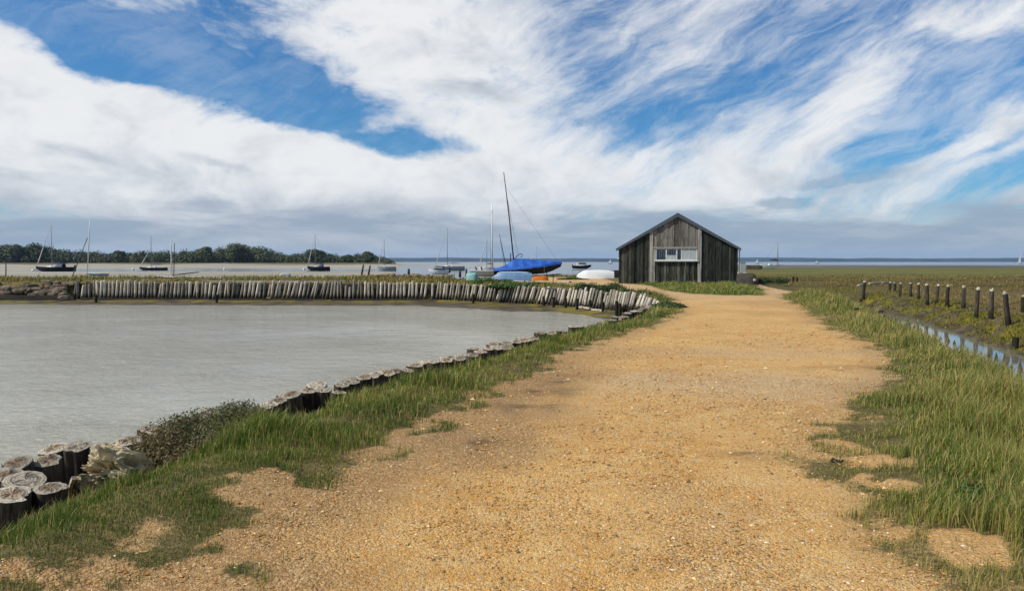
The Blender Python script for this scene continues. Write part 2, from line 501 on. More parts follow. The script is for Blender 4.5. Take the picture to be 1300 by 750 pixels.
def board_mat(name, dark, pale, lichen, lich=0.6):
    """vertical weathered boards; each board's tone is in the 'tint' attribute"""
    m, nt = new_mat(name)
    tc = nt.n('TexCoord').outputs['Object']
    t = nt.attr('tint').outputs['Fac']
    off = nt.n('CombineXYZ', {0: nt.m('MULTIPLY', t, 31), 1: 0.0, 2: nt.m('MULTIPLY', t, 17)})
    v = nt.n('VectorMath', {0: tc, 1: off.outputs[0]}, operation='ADD').outputs[0]
    g = nt.noise(nt.mapping(v, scale=(1, 1, 0.06)), 26, 6, 0.7).outputs[0]
    k = nt.noise(nt.mapping(v, scale=(1, 1, 0.4)), 2.2, 6, 0.65).outputs[0]
    f = nt.m('ADD', nt.m('MULTIPLY', t, 0.9), nt.m('MULTIPLY', nt.m('SUBTRACT', g, 0.5), 2.4), clamp=True)
    c = nt.mix(f, dark, pale)
    c = nt.mix(nt.m('MULTIPLY', nt.sstep(k, 0.45, 0.66), lich), c, lichen)
    bp = nt.n('Bump', {'Height': g, 'Strength': 0.6, 'Distance': 0.02})
    finish(nt, nt.n('BsdfPrincipled', {'Base Color': c, 'Roughness': 0.85, 'Specular IOR Level': 0.25, 'Normal': bp.outputs[0]}))
    return m


def glass_mat():
    m, nt = new_mat('window_glass')
    tr = nt.n('BsdfTransparent', {'Color': (0.75, 0.8, 0.8, 1)})
    gl = nt.n('BsdfGlossy', {'Color': (1, 1, 1, 1), 'Roughness': 0.04})
    fr = nt.n('Fresnel', {'IOR': 1.45})
    finish(nt, nt.n('MixShader', {0: nt.m('MULTIPLY_ADD', fr.outputs[0], 1.0, 0.02), 1: tr.outputs[0], 2: gl.outputs[0]}))
    return m


M['ground'] = ground_mat()
M['pond'] = water_mat('pond_water', (0.345, 0.322, 0.242), 0.12, 5.0, 0.6, (1.1, 1.3, 1), 0.11)
M['sea'] = water_mat('sea_water', (0.10, 0.105, 0.095), 0.12, 0.9, 0.25, (0.5, 1, 1), 0.08)
M['ditch'] = water_mat('ditch_water', (0.17, 0.16, 0.13), 0.05, 2.5, 0.03, (1, 1, 1), 0.02)
M['blade'] = blade_mat()
M['leaf'] = tint_mat('leaf', 0.6)
M['stone'] = tint_mat('pebble', 0.9)
M['post'] = log_side_mat('bleached_post', (0.62, 0.55, 0.44), (0.27, 0.23, 0.17), (0.030, 0.025, 0.015), 0.12, 0.50)
M['logside'] = log_side_mat('log_side', (0.125, 0.10, 0.07), (0.035, 0.027, 0.019), (0.012, 0.011, 0.008), -0.5, -0.04)  # shade painted in: sides near black, darkest toward the bottom
M['logtop'] = log_top_mat()
M['darkpost'] = log_side_mat('tarred_post', (0.085, 0.068, 0.05), (0.022, 0.018, 0.013), (0.02, 0.017, 0.01), 0.05, 0.35)
M['darkwood'] = simple_mat('dark_wet_timber', (0.035, 0.028, 0.02), 0.85, 0.4, 8, 0.5, stretch=(0.3, 1, 1))
M['drift'] = simple_mat('driftwood', (0.46, 0.40, 0.30), 0.9, 0.3, 12, 0.6, stretch=(0.2, 1, 1), dirt=(0.14, 0.11, 0.07))
M['tar_boards'] = board_mat('tarred_boards', (0.005, 0.006, 0.004), (0.115, 0.110, 0.085), (0.010, 0.020, 0.006), 0.70)
M['grey_boards'] = board_mat('bleached_boards', (0.050, 0.043, 0.034), (0.30, 0.268, 0.22), (0.045, 0.04, 0.028), 0.5)
M['mossy_boards'] = board_mat('mossy_boards', (0.007, 0.008, 0.005), (0.165, 0.16, 0.12), (0.014, 0.028, 0.008), 0.75)
M['pale_trim'] = simple_mat('weathered_trim', (0.36, 0.33, 0.275), 0.85, 0.25, 14, 0.4, stretch=(1, 1, 0.1), dirt=(0.16, 0.14, 0.11))
M['white_trim'] = simple_mat('flaking_white_paint', (0.62, 0.62, 0.58), 0.6, 0.12, 12, 0.2, dirt=(0.36, 0.34, 0.28))
M['roof_sheet'] = simple_mat('grey_roof_sheet', (0.105, 0.115, 0.125), 0.6, 0.2, 1.6, 0.1, dirt=(0.13, 0.11, 0.07))
M['barge'] = simple_mat('blue_grey_paint', (0.062, 0.078, 0.092), 0.6, 0.2, 9, 0.2)
M['white_board'] = simple_mat('white_sheet', (0.37, 0.40, 0.385), 0.6, 0.12, 5, dirt=(0.46, 0.47, 0.44))
M['interior'] = simple_mat('dark_interior', (0.04, 0.035, 0.03), 0.9)
M['glass'] = glass_mat()
M['hull_black'] = simple_mat('black_gelcoat', (0.012, 0.013, 0.016), 0.6, 0.2, 3, spec=0.2)
M['hull_white'] = simple_mat('white_gelcoat', (0.68, 0.68, 0.66), 0.35, 0.06, 2, dirt=(0.55, 0.54, 0.49))
M['hull_grey'] = simple_mat('grey_gelcoat', (0.27, 0.31, 0.34), 0.4, 0.1, 2)
M['hull_blue'] = simple_mat('pale_blue_paint', (0.115, 0.215, 0.355), 0.5, 0.14, 4, dirt=(0.17, 0.24, 0.31))
M['hull_teal'] = simple_mat('teal_paint', (0.22, 0.42, 0.38), 0.5, 0.12, 4)
M['hull_brown'] = simple_mat('varnished_brown', (0.12, 0.045, 0.03), 0.5, 0.25, 5)
M['hull_orange'] = simple_mat('orange_plastic', (0.72, 0.22, 0.025), 0.5, 0.1, 4)
M['cover_blue'] = simple_mat('blue_tarpaulin', (0.014, 0.088, 0.38), 0.55, 0.35, 3.5, 0.3)
M['navy'] = simple_mat('navy_canvas', (0.02, 0.03, 0.07), 0.7, 0.2, 5)
M['canvas'] = simple_mat('pale_canvas', (0.55, 0.52, 0.46), 0.8, 0.1, 5)
M['alloy'] = simple_mat('dull_alloy', (0.20, 0.21, 0.22), 0.5, 0.15, 3)
M['alloy_pale'] = simple_mat('pale_alloy', (0.55, 0.55, 0.54), 0.45, 0.08, 3)
M['mast_white'] = simple_mat('white_mast_paint', (0.72, 0.72, 0.71), 0.4, 0.05, 3)
M['mast_dark'] = simple_mat('dark_spar', (0.045, 0.042, 0.04), 0.5, 0.2, 3)
M['wire'] = simple_mat('rigging_wire', (0.12, 0.12, 0.12), 0.5)
M['rubber'] = simple_mat('rubber', (0.02, 0.02, 0.02), 0.8)
M['rock'] = simple_mat('revetment_rock', (0.12, 0.088, 0.055), 0.9, 0.6, 3.0, 0.6, dirt=(0.045, 0.045, 0.014))
M['brickrubble'] = simple_mat('brown_rubble', (0.20, 0.125, 0.075), 0.9, 0.5, 4.0, 0.5, dirt=(0.36, 0.31, 0.24))
M['bark'] = simple_mat('bark', (0.06, 0.05, 0.035), 0.9, 0.3, 8, 0.5)
M['bird'] = simple_mat('dark_feathers', (0.05, 0.05, 0.055), 0.8)
M['hill'] = simple_mat('distant_woods', (0.028, 0.040, 0.036), 0.9, 0.5, 0.004)
M['rot'] = simple_mat('rotten_wood', (0.46, 0.375, 0.22), 0.9, 0.4, 14, 0.7, stretch=(0.25, 1, 1), dirt=(0.09, 0.065, 0.035))


# ------------------------------------------------------------------ mesh building
class MB:
    def __init__(s):
        s.v, s.f, s.mi, s.t, s.ct = [], [], [], [], 0.5
        s.sm = []

    def add(s, verts, faces, mi=0, tint=None, smooth=False):
        o = len(s.v)
        s.v.extend(tuple(p) for p in verts)
        t = s.ct if tint is None else tint
        s.t.extend([t] * len(verts))
        for f in faces:
            s.f.append(tuple(i + o for i in f))
            s.mi.append(mi)
            s.sm.append(smooth)

    def box(s, x0, x1, y0, y1, z0, z1, mi=0, tint=None):
        s.add([(x0, y0, z0), (x1, y0, z0), (x1, y1, z0), (x0, y1, z0), (x0, y0, z1), (x1, y0, z1), (x1, y1, z1), (x0, y1, z1)],
              [(3, 2, 1, 0), (4, 5, 6, 7), (0, 1, 5, 4), (1, 2, 6, 5), (2, 3, 7, 6), (3, 0, 4, 7)], mi, tint)

    def prism(s, x0, x1, y0, y1, z0, za, zb, mi=0, tint=None, zc=None):
        """board with a sloping top: za at x0, zb at x1"""
        s.add([(x0, y0, z0), (x1, y0, z0), (x1, y1, z0), (x0, y1, z0), (x0, y0, za), (x1, y0, zb), (x1, y1, zb), (x0, y1, za)],
              [(3, 2, 1, 0), (4, 5, 6, 7), (0, 1, 5, 4), (1, 2, 6, 5), (2, 3, 7, 6), (3, 0, 4, 7)], mi, tint)

    def tube(s, pts, rad, n=8, mi=0, caps=True, tint=None, jit=0.0):
        pts = [Vector(p) for p in pts]
        if not hasattr(rad, '__len__'):
            rad = [rad] * len(pts)
        vs, fs = [], []
        up = Vector((0, 0, 1))
        for i, p in enumerate(pts):
            d = (pts[min(i + 1, len(pts) - 1)] - pts[max(i - 1, 0)])
            d = d.normalized() if d.length > 1e-9 else up
            a = d.cross(Vector((0.31, 0.9, 0.2)) if abs(d.y) < 0.9 else Vector((1, 0, 0.1))).normalized()
            b = d.cross(a)
            for k in range(n):
                an = 2 * PI * k / n
                r = rad[i] * (1 + random.uniform(-jit, jit))
                vs.append(p + (a * math.cos(an) + b * math.sin(an)) * r)
        for i in range(len(pts) - 1):
            for k in range(n):
                fs.append((i * n + k, i * n + (k + 1) % n, (i + 1) * n + (k + 1) % n, (i + 1) * n + k))
        s.add(vs, fs, mi, tint, True)
        if caps:
            o = len(s.v) - len(vs)
            s.f += [tuple(o + k for k in range(n))[::-1], tuple(o + (len(pts) - 1) * n + k for k in range(n))]
            s.mi += [mi, mi]
            s.sm += [False, False]

    def build(s, name, mats, parent=None, link=True, loc=None):
        me = bpy.data.meshes.new(name)
        me.from_pydata(s.v, [], s.f)
        for m in (mats if isinstance(mats, (list, tuple)) else [mats]):
            me.materials.append(m)
        me.polygons.foreach_set('material_index', s.mi)
        me.polygons.foreach_set('use_smooth', s.sm)
        at = me.attributes.new('tint', 'FLOAT', 'POINT')
        at.data.foreach_set('value', np.array(s.t, dtype=np.float32))
        me.update()
        o = bpy.data.objects.new(name, me)
        if link:
            COL.objects.link(o)
        if parent is not None:
            o.parent = parent
        if loc is not None:
            o.location = loc
        return o


def np_mesh(name, V, F, mat, tint=None, smooth=False, parent=None):
    """big mesh from arrays; F is (n,3) or (n,4) or a list of such"""
    me = bpy.data.meshes.new(name)
    Fs = F if isinstance(F, list) else [F]
    loops = np.concatenate([f.ravel() for f in Fs]).astype(np.int32)
    tot = np.concatenate([np.full(len(f), f.shape[1], np.int32) for f in Fs])
    start = np.concatenate([[0], np.cumsum(tot)[:-1]]).astype(np.int32)
    me.vertices.add(len(V))
    me.vertices.foreach_set('co', np.asarray(V, np.float32).ravel())
    me.loops.add(len(loops))
    me.loops.foreach_set('vertex_index', loops)
    me.polygons.add(len(tot))
    me.polygons.foreach_set('loop_start', start)
    me.polygons.foreach_set('loop_total', tot)
    me.polygons.foreach_set('use_smooth', np.full(len(tot), smooth))
    if tint is not None:
        a = me.attributes.new('tint', 'FLOAT_COLOR', 'POINT')
        c = np.ones((len(V), 4), np.float32)
        c[:, :3] = tint
        a.data.foreach_set('color', c.ravel())
    me.materials.append(mat)
    me.update(calc_edges=True)
    o = bpy.data.objects.new(name, me)
    COL.objects.link(o)
    if parent is not None:
        o.parent = parent
    return o


def tag(o, label, cat, group=None):
    o['label'] = label
    o['category'] = cat
    if group:
        o['group'] = group
    return o


def thing(name, label, cat, loc=(0, 0, 0), rotz=0.0, group=None, rot=None):
    o = bpy.data.objects.new(name, None)
    COL.objects.link(o)
    o.empty_display_size = 0.2
    o.location = loc
    o.rotation_euler = rot if rot else (0, 0, rotz)
    return tag(o, label, cat, group)


ORD = ['first', 'second', 'third', 'fourth', 'fifth', 'sixth', 'seventh', 'eighth', 'ninth', 'tenth', 'eleventh', 'twelfth', 'thirteenth',
       'fourteenth', 'fifteenth', 'sixteenth', 'seventeenth', 'eighteenth', 'nineteenth', 'twentieth', 'twenty-first', 'twenty-second',
       'twenty-third', 'twenty-fourth', 'twenty-fifth', 'twenty-sixth', 'twenty-seventh', 'twenty-eighth', 'twenty-ninth', 'thirtieth'] + \
      ['thirty-' + k for k in ('first', 'second', 'third', 'fourth', 'fifth', 'sixth', 'seventh', 'eighth', 'ninth')]

# ------------------------------------------------------------------ terrain
ws = [2.0]
while ws[-1] < 1500:
    ws.append(ws[-1] * (1.0085 if ws[-1] < 200 else 1.013))
ws = np.array(ws)
us = np.arange(-1.3, 1.3001, 0.0058)
Wg, Ug = np.meshgrid(ws, us, indexing='ij')
GX = (Ug * Wg).ravel()
GY = (Wg - 3.4).ravel()
gz, gp, gm, ga, gsp, gdc, gs, ginp, gright = fields(GX, GY)
# fine lumpiness of the path: wheel-worn ridges
gz = gz + np.where(gp > 0.5, 0.012 * (fbm(GX * 5, GY * 9, 61, 3) - 0.5), 0.03 * (fbm(GX * 4, GY * 4, 62, 3) - 0.5)) * (GY < 40)
nb = fbm(GX * 1.1, GY * 1.1, 71, 4) - 0.5
yb = GY + 1.6 * nb + 0.10 * GX
grey = np.exp(-((yb - 10.6) / 1.1) ** 2) * sst(0.3, 2.0, GX) * 0.9
grey = np.maximum(grey, 0.5 * np.exp(-((yb - 14.4) / 0.8) ** 2))
grey = np.maximum(grey, 0.25 * sst(0.56, 0.74, fbm(GX * 0.8, GY * 0.8, 72)))
grey = np.maximum(grey, 0.75 * sst(28, 40, GY))
dark = np.zeros_like(GX)
for px_, py_, rx, ry in ((945, 576, 0.22, 0.22), (690, 497, 0.45, 0.5), (665, 515, 0.4, 0.4), (708, 481, 0.3, 0.5), (600, 560, 0.3, 0.25)):
    bx, by = W(px_, py_)
    dark = np.maximum(dark, np.exp(-(((GX - bx) / rx) ** 2 + ((GY - by) / ry) ** 2)) * sst(0.3, 0.6, fbm(GX * 4, GY * 4, 73, 3)) * 1.1)
dark = np.maximum(dark, 0.6 * np.exp(-((yb - 12.35) / 0.12) ** 2) * sst(3.6, 5.4, GX))
en = fbm(GX * 0.9, GY * 0.9, 74, 4)
earth = sst(1.5, 0.3, gsp + 1.6 * (en - 0.5)) * sst(1.5, 0.2, GX - 0.17 * (GY - 4)) * sst(16, 12, GY)
earth = np.maximum(earth, 0.45 * sst(0.55, 0.75, fbm(GX * 0.35, GY * 0.22, 75, 4)))
earth = np.maximum(earth, 0.6 * sst(0.55, 0.0, gsp + 0.6 * (en - 0.5)))
nr, nc = len(ws), len(us)
I = np.arange(nr * nc).reshape(nr, nc)
quads = np.stack([I[:-1, :-1], I[:-1, 1:], I[1:, 1:], I[1:, :-1]], -1).reshape(-1, 4)
fp = gp[quads].mean(1)
fm = gm[quads].mean(1)
cls = np.where(fm > 0.5, 2, np.where(fp > 0.5, 1, 0))
V3 = np.stack([GX, GY, gz], 1)
for k, nm in ((0, 'ground'), (1, 'path'), (2, 'mudflat')):
    q = quads[cls == k]
    used, inv = np.unique(q, return_inverse=True)
    o = np_mesh(nm, V3[used], inv.reshape(-1, 4), M['ground'], smooth=True)
    o['kind'] = 'structure'
    for an, arr in (('m_path', gp), ('m_mud', gm), ('m_algae', ga), ('m_grey', grey), ('m_dark', dark), ('m_earth', earth)):
        a = o.data.attributes.new(an, 'FLOAT', 'POINT')
        a.data.foreach_set('value', arr[used].astype(np.float32))


def flat(name, pts, z, mat):
    mb = MB()
    mb.add([(x, y, z) for x, y in pts], [tuple(range(len(pts)))])
    o = mb.build(name, mat)
    o['kind'] = 'structure'
    return o


flat('pond_water', [(-90, -4), (-5.3, -4), (-4.6, 2.0), (-4.15, 4.6), (-3.6, 8.6), (-2.8, 10.4), (-1.9, 12.4), (1.0, 19.3), (5.9, 31.7), (5.3, 34), (2.3, 40.8), (-4, 46), (-26, 47.2), (-90, 49.2)], POND_Z, M['pond'])
flat('sea_water', [(-7000, 7000), (-70, 60), (70, 60), (7000, 7000)][::-1], SEA_Z, M['sea'])
dl = [(x - 1.5, y) for x, y in DITCH] + [(x + 1.5, y) for x, y in DITCH[::-1]]
flat('ditch_water', dl[::-1], DITCH_Z, M['ditch'])

# low hills across the water
hx = np.linspace(-4200, 5200, 400)


def ridge(name, y0, base, amp, seed, x0, x1, dep):
    xs = np.linspace(x0, x1, 320)
    h = base + amp * (fbm(xs * 0.0016, xs * 0 + 3, seed, 5) - 0.35) + 4.0 * (fbm(xs * 0.02, xs * 0 + 7, seed + 3, 3) - 0.5)
    h = np.maximum(h, 3.0)
    rows = []
    for k, (f, dy) in enumerate(((-0.4, 0), (0.35, 40), (0.8, 160), (1.0, dep * 0.5), (0.2, dep))):
        rows.append(np.stack([xs, np.full_like(xs, y0 + dy), np.where(f < 0, -4.0, h * f)], 1))
    V = np.concatenate(rows)
    n = len(xs)
    J = np.arange(len(V)).reshape(5, n)
    Q = np.stack([J[:-1, :-1], J[:-1, 1:], J[1:, 1:], J[1:, :-1]], -1).reshape(-1, 4)
    o = np_mesh(name, V, Q, M['hill'], smooth=True)
    o['kind'] = 'structure'


ridge('hills', 5300, 27, 22, 5, -4300, 4600, 900)

# ------------------------------------------------------------------ air
hz = MB()
hz.box(-7600, 7600, -120, 7400, -6, 75)
m, nt = new_mat('haze')
pv = nt.n('VolumePrincipled', {'Color': (0.36, 0.62, 1.0, 1), 'Density': 0.00006, 'Anisotropy': 0.1})
out = nt.n('OutputMaterial')
nt.t.links.new(pv.outputs[0], out.inputs['Volume'])
hzo = hz.build('haze', m)
hzo['kind'] = 'stuff'

# ------------------------------------------------------------------ vegetation
GREENS = np.array([(0.064, 0.120, 0.015), (0.125, 0.180, 0.022), (0.240, 0.248, 0.044), (0.400, 0.315, 0.105)])


def blades(name, X, Y, Z, hgt, wid, tint, lean=(0.25, 0.08), spread=0.55):
    n = len(X)
    az = rng.uniform(0, 2 * PI, n)
    la = rng.normal(0, spread, n)
    lb = rng.normal(0, spread, n)
    dx, dy = lean[0] + la * 0.5, lean[1] + lb * 0.5
    px_, py_ = np.cos(az) * wid * 0.5, np.sin(az) * wid * 0.5
    base = np.stack([X, Y, Z], 1)
    V = np.empty((n, 5, 3))
    V[:, 0] = base - np.stack([px_, py_, 0 * wid + 0.01], 1)
    V[:, 1] = base + np.stack([px_, py_, 0 * wid - 0.01], 1)
    midp = base + np.stack([dx * hgt * 0.32, dy * hgt * 0.32, hgt * 0.60], 1)
    V[:, 2] = midp + np.stack([px_ * 0.8, py_ * 0.8, 0 * wid], 1)
    V[:, 3] = midp - np.stack([px_ * 0.8, py_ * 0.8, 0 * wid], 1)
    V[:, 4] = base + np.stack([dx * hgt * 0.95, dy * hgt * 0.95, hgt * rng.uniform(0.85, 1.05, n)], 1)
    o = np.arange(n)[:, None] * 5
    Q = o + np.array([[0, 1, 2, 3]])
    T = o + np.array([[3, 2, 4]])
    C = np.repeat(tint[:, None, :], 5, 1).reshape(-1, 3)
    ob = np_mesh(name, V.reshape(-1, 3), [Q, T], M['blade'], tint=C)
    ob['kind'] = 'stuff'
    return ob


def scatter(y0, y1, xf0, xf1, dens):
    """random points with density dens(y) between x limits that depend on y"""
    xs, ys = [], []
    ye = np.geomspace(y0, y1, 60)
    for a, b in zip(ye[:-1], ye[1:]):
        ym = 0.5 * (a + b)
        lo, hi = xf0(ym), xf1(ym)
        if hi <= lo:
            continue
        n = int(dens(ym) * (b - a) * (hi - lo))
        xs.append(rng.uniform(lo, hi, n))
        ys.append(rng.uniform(a, b, n))
    return np.concatenate(xs), np.concatenate(ys)


def green(n, X, Y, dry=0.12, light=0.0):
    f = fbm(X * 0.9, Y * 0.9, 81) + rng.normal(0, 0.13, n) + light
    c = np.empty((n, 3))
    for k in range(3):
        c[:, k] = np.interp(f, [0.25, 0.48, 0.7, 0.95], GREENS[:, k])
    d = rng.uniform(0, 1, n) < dry * (0.4 + 1.4 * fbm(X * 0.5, Y * 0.5, 82))
    c[d] = GREENS[3] * rng.uniform(0.7, 1.15, (d.sum(), 1))
    return c * rng.uniform(0.68, 1.3, (n, 1)) * rng.uniform(0.9, 1.1, (n, 3))


def grass_zone(name, X, Y, tall, dry, light=0.0, keep=None, lean=(0.25, 0.08), wmul=1.0, hfun=None):
    z, mp, mm, al, sp, dc, s, inp, rs = fields(X, Y)
    ok = (~inp) & (mm < 0.4)
    pacc = np.clip(1 - 1.25 * mp, 0, 1)
    pacc = np.maximum(pacc, 0.10 * np.clip(1 - mp, 0, 1))
    nz = fbm(X * 2.4, Y * 2.4, 83, 3)
    ok &= rng.uniform(0, 1, len(X)) < pacc * sst(0.22, 0.5, nz + 0.12)
    ok &= ~((dc < 0.36) & (Y < 31))
    if keep is not None:
        ok &= keep(X, Y, sp, s, dc)
    X, Y, z, sp, nz = X[ok], Y[ok], z[ok], sp[ok], nz[ok]
    n = len(X)
    tl = hfun(X, Y, sp, dc[ok], s[ok]) if hfun else tall
    hh = (0.04 + (tl - 0.04) * sst(0.0, 1.2, -sp)) * (0.25 + 1.5 * sst(0.25, 0.75, fbm(X * 1.6, Y * 1.6, 84, 3))) * rng.uniform(0.5, 1.3, n)
    stalk = rng.uniform(0, 1, n) < 0.035
    hh = np.where(stalk, hh * 1.35 + 0.02, hh)
    wid = 0.0042 * np.clip(Y / 5, 0.8, 30) ** 0.82 * wmul
    tint = green(n, X, Y, dry, light)
    if name == 'marsh_grass':
        tint = tint * np.array([0.62, 0.56, 0.45])
    if name == 'bund_grass':
        tint = tint * np.array([0.8, 0.75, 0.65])
    tint[stalk & (name not in ('marsh_grass', 'bund_grass'))] = GREENS[3] * rng.uniform(0.75, 1.25, (int((stalk & (name not in ('marsh_grass', 'bund_grass'))).sum()), 1))
    return blades(name, X, Y, z, hh, wid * rng.uniform(0.6, 1.4, n), tint, lean)


den = lambda y: min(5200, 5200 * (5.2 / y) ** 1.75) if y < 12 else 1205 * (12 / y) ** 1.3
cxs = [p[0] for p in CURB]
cys = [p[1] for p in CURB]
X, Y = scatter(2.0, 34, lambda y: np.interp(y, cys, cxs) + 0.3, lambda y: np.interp(y, [2, 4, 5.6, 7, 9, 12, 14, 19, 24, 28, 34], [-1.0, -0.9, -0.6, -0.2, 0.5, 1.4, 2.1, 4, 6, 7, 8]), den)
def verge_h(x, y, sp, dc, s):
    tuft = sst(0.52, 0.70, fbm(x * 0.9, y * 0.9, 87, 3))
    return (np.interp(y, [3, 6, 8, 10, 20, 33], [0.05, 0.06, 0.075, 0.10, 0.15, 0.20]) + 0.09 * tuft) * np.interp(dc, [0.35, 0.7, 1.2], [0.55, 0.8, 1.0])


grass_zone('verge_grass', X, Y, 0.25, 0.16, -0.03, lean=(0.08, 0.02), hfun=verge_h, keep=lambda x, y, sp, s, dc: ~((y < 8.2) & (dc < 0.72)) & (np.hypot((x + 3.0) / 0.55, (y - 7.7) / 1.1) > 1) & ~((y < 11) & (dc < 0.6)))
dxs = [p[0] for p in DITCH]
dys = [p[1] for p in DITCH]
X, Y = scatter(2.0, 52, lambda y: np.interp(y, [2, 4, 7, 9, 12, 14, 20, 28, 38, 45, 52], [2.0, 1.9, 2.3, 3.2, 4.6, 5.4, 7.3, 9.2, 12.0, 14.5, 17]),
               lambda y: min(np.interp(y, dys, dxs) - 0.9, 0.9 * y + 3.2), den)
def bank_h(x, y, sp, dc, s):
    big = np.exp(-((y - 7.4) / 1.5) ** 2) * sst(-5.0, -2.8, s) * 0.34 * sst(0.2, 0.6, fbm(x * 1.1, y * 1.1, 89, 3))
    mid = np.exp(-((y - 12.5) / 1.5) ** 2) * sst(-4.6, -3.0, s) * 0.08
    tuft = sst(0.52, 0.70, fbm(x * 0.8, y * 0.8, 88, 3))
    return 0.10 + big + mid + 0.09 * tuft + 0.10 * sst(22, 36, y)


grass_zone('bank_grass', X, Y, 0.42, 0.30, 0.08, lean=(0.14, 0.03), keep=lambda x, y, sp, s, dc: s < -1.85 - 0.25 * sst(9, 14, y), hfun=bank_h)
# lawn round the shed
LAWN = [(9.0, 53), (8.8, 44.5), (9.1, 40.2), (10.4, 37.8), (12.1, 37.6), (13.4, 41), (15.0, 47.5), (17.5, 58), (8, 58)]
X, Y = scatter(37, 59, lambda y: 7.4, lambda y: 18, lambda y: 190)
grass_zone('lawn_grass', X, Y, 0.15, 0.04, -0.02, keep=lambda x, y, sp, s, dc: (sdf(x, y, LAWN) > -0.1), wmul=1.15)
# bund and yard edges
X, Y = scatter(32, 88, lambda y: -60 if y < 66 else -8, lambda y: 9, lambda y: 34)
grass_zone('bund_grass', X, Y, 0.17, 0.5, 0.0, keep=lambda x, y, sp, s, dc: (poly_dist(x, y, WALL)[0] > 0.6) & (fbm(x * 0.35, y * 0.35, 85) > 0.40), wmul=1.5)
# marsh beyond the ditch
X, Y = scatter(16, 110, lambda y: np.interp(y, dys, dxs) + 1.5, lambda y: 0.78 * y + 4, lambda y: min(60, 60 * (26 / y) ** 1.5))
grass_zone('marsh_grass', X, Y, 0.10, 0.75, -0.02, keep=lambda x, y, sp, s, dc: fbm(x * 0.4, y * 0.4, 86) > 0.42, wmul=1.6)
# algae-green succulents on the mud bank
X, Y = scatter(15, 60, lambda y: np.interp(y, dys, dxs) + 0.9, lambda y: np.interp(y, dys, dxs) + 5.0, lambda y: min(420, 420 * (22 / y) ** 1.4))
z, mp, mm, al, sp, dc, s, inp, rs = fields(X, Y)
ok = (rng.uniform(0, 1, len(X)) < al * 1.3) & (s > 1.0)
n = int(ok.sum())
cc = np.array([(0.19, 0.165, 0.022)]) * rng.uniform(0.6, 1.4, (n, 1)) * np.array([(1, 1, 1)])
cc[:, 0] *= rng.uniform(0.75, 1.15, n)
blades('saltmarsh_plants', X[ok], Y[ok], z[ok], rng.uniform(0.04, 0.13, n), 0.022 * rng.uniform(0.7, 1.4, n) * np.clip(Y[ok] / 22, 0.8, 3) ** 0.7, cc, (0.05, 0), 0.9)

# gravel on the path
dg = lambda y: min(1500, 1500 * (4.5 / y) ** 1.9)
X, Y = scatter(2.2, 22, lambda y: np.interp(y, [2, 4, 7, 12, 20], [-3.0, -2.8, -1.6, 0.2, 3.2]), lambda y: np.interp(y, [2, 4, 7, 12, 14, 22], [2.6, 2.7, 3.1, 5.9, 6.6, 8.6]), dg)
z, mp, *_ = fields(X, Y)
gv = np.maximum(0.15, 2.2 * sst(0.35, 0.7, fbm(X * 1.1, Y * 0.7, 91, 4)))
gv = gv * np.where(X - 0.17 * (Y - 4) < 0.2, 0.55, 1.0)
ok = rng.uniform(0, 1, len(X)) < mp * gv
X, Y, z = X[ok], Y[ok], z[ok]
n = len(X)
OCT = np.array([(1, 0, 0), (-1, 0, 0), (0, 1, 0), (0, -1, 0), (0, 0, 1), (0, 0, -1)], float)
OF = np.array([(0, 2, 4), (2, 1, 4), (1, 3, 4), (3, 0, 4), (2, 0, 5), (1, 2, 5), (3, 1, 5), (0, 3, 5)])
sz = np.clip(rng.lognormal(-5.05, 0.42, n), 0.003, 0.022) * np.clip(Y / 5, 0.8, 2.2) ** 0.5
sv = np.stack([rng.uniform(0.7, 1.5, n), rng.uniform(0.6, 1.1, n), rng.uniform(0.35, 0.7, n)], 1) * sz[:, None]
P = OCT[None] * rng.uniform(0.75, 1.25, (n, 6, 3)) * sv[:, None, :]
an = rng.uniform(0, 2 * PI, n)
ca, sa = np.cos(an)[:, None], np.sin(an)[:, None]
P2 = np.stack([P[:, :, 0] * ca - P[:, :, 1] * sa, P[:, :, 0] * sa + P[:, :, 1] * ca, P[:, :, 2]], 2)
P2 += np.stack([X, Y, z + sz * 0.2], 1)[:, None, :]
pal = np.array([(0.43, 0.23, 0.07), (0.50, 0.30, 0.105), (0.62, 0.44, 0.22), (0.33, 0.19, 0.075), (0.19, 0.115, 0.05), (0.45, 0.19, 0.045), (0.68, 0.56, 0.38)])
ci = rng.choice(len(pal), n, p=[0.27, 0.25, 0.13, 0.12, 0.06, 0.14, 0.03])
C = np.repeat((pal[ci] * rng.uniform(0.8, 1.15, (n, 1)))[:, None, :], 6, 1).reshape(-1, 3)
o = np_mesh('gravel', P2.reshape(-1, 3), (np.arange(n)[:, None, None] * 6 + OF[None]).reshape(-1, 3), M['stone'], tint=C)
o['kind'] = 'stuff'


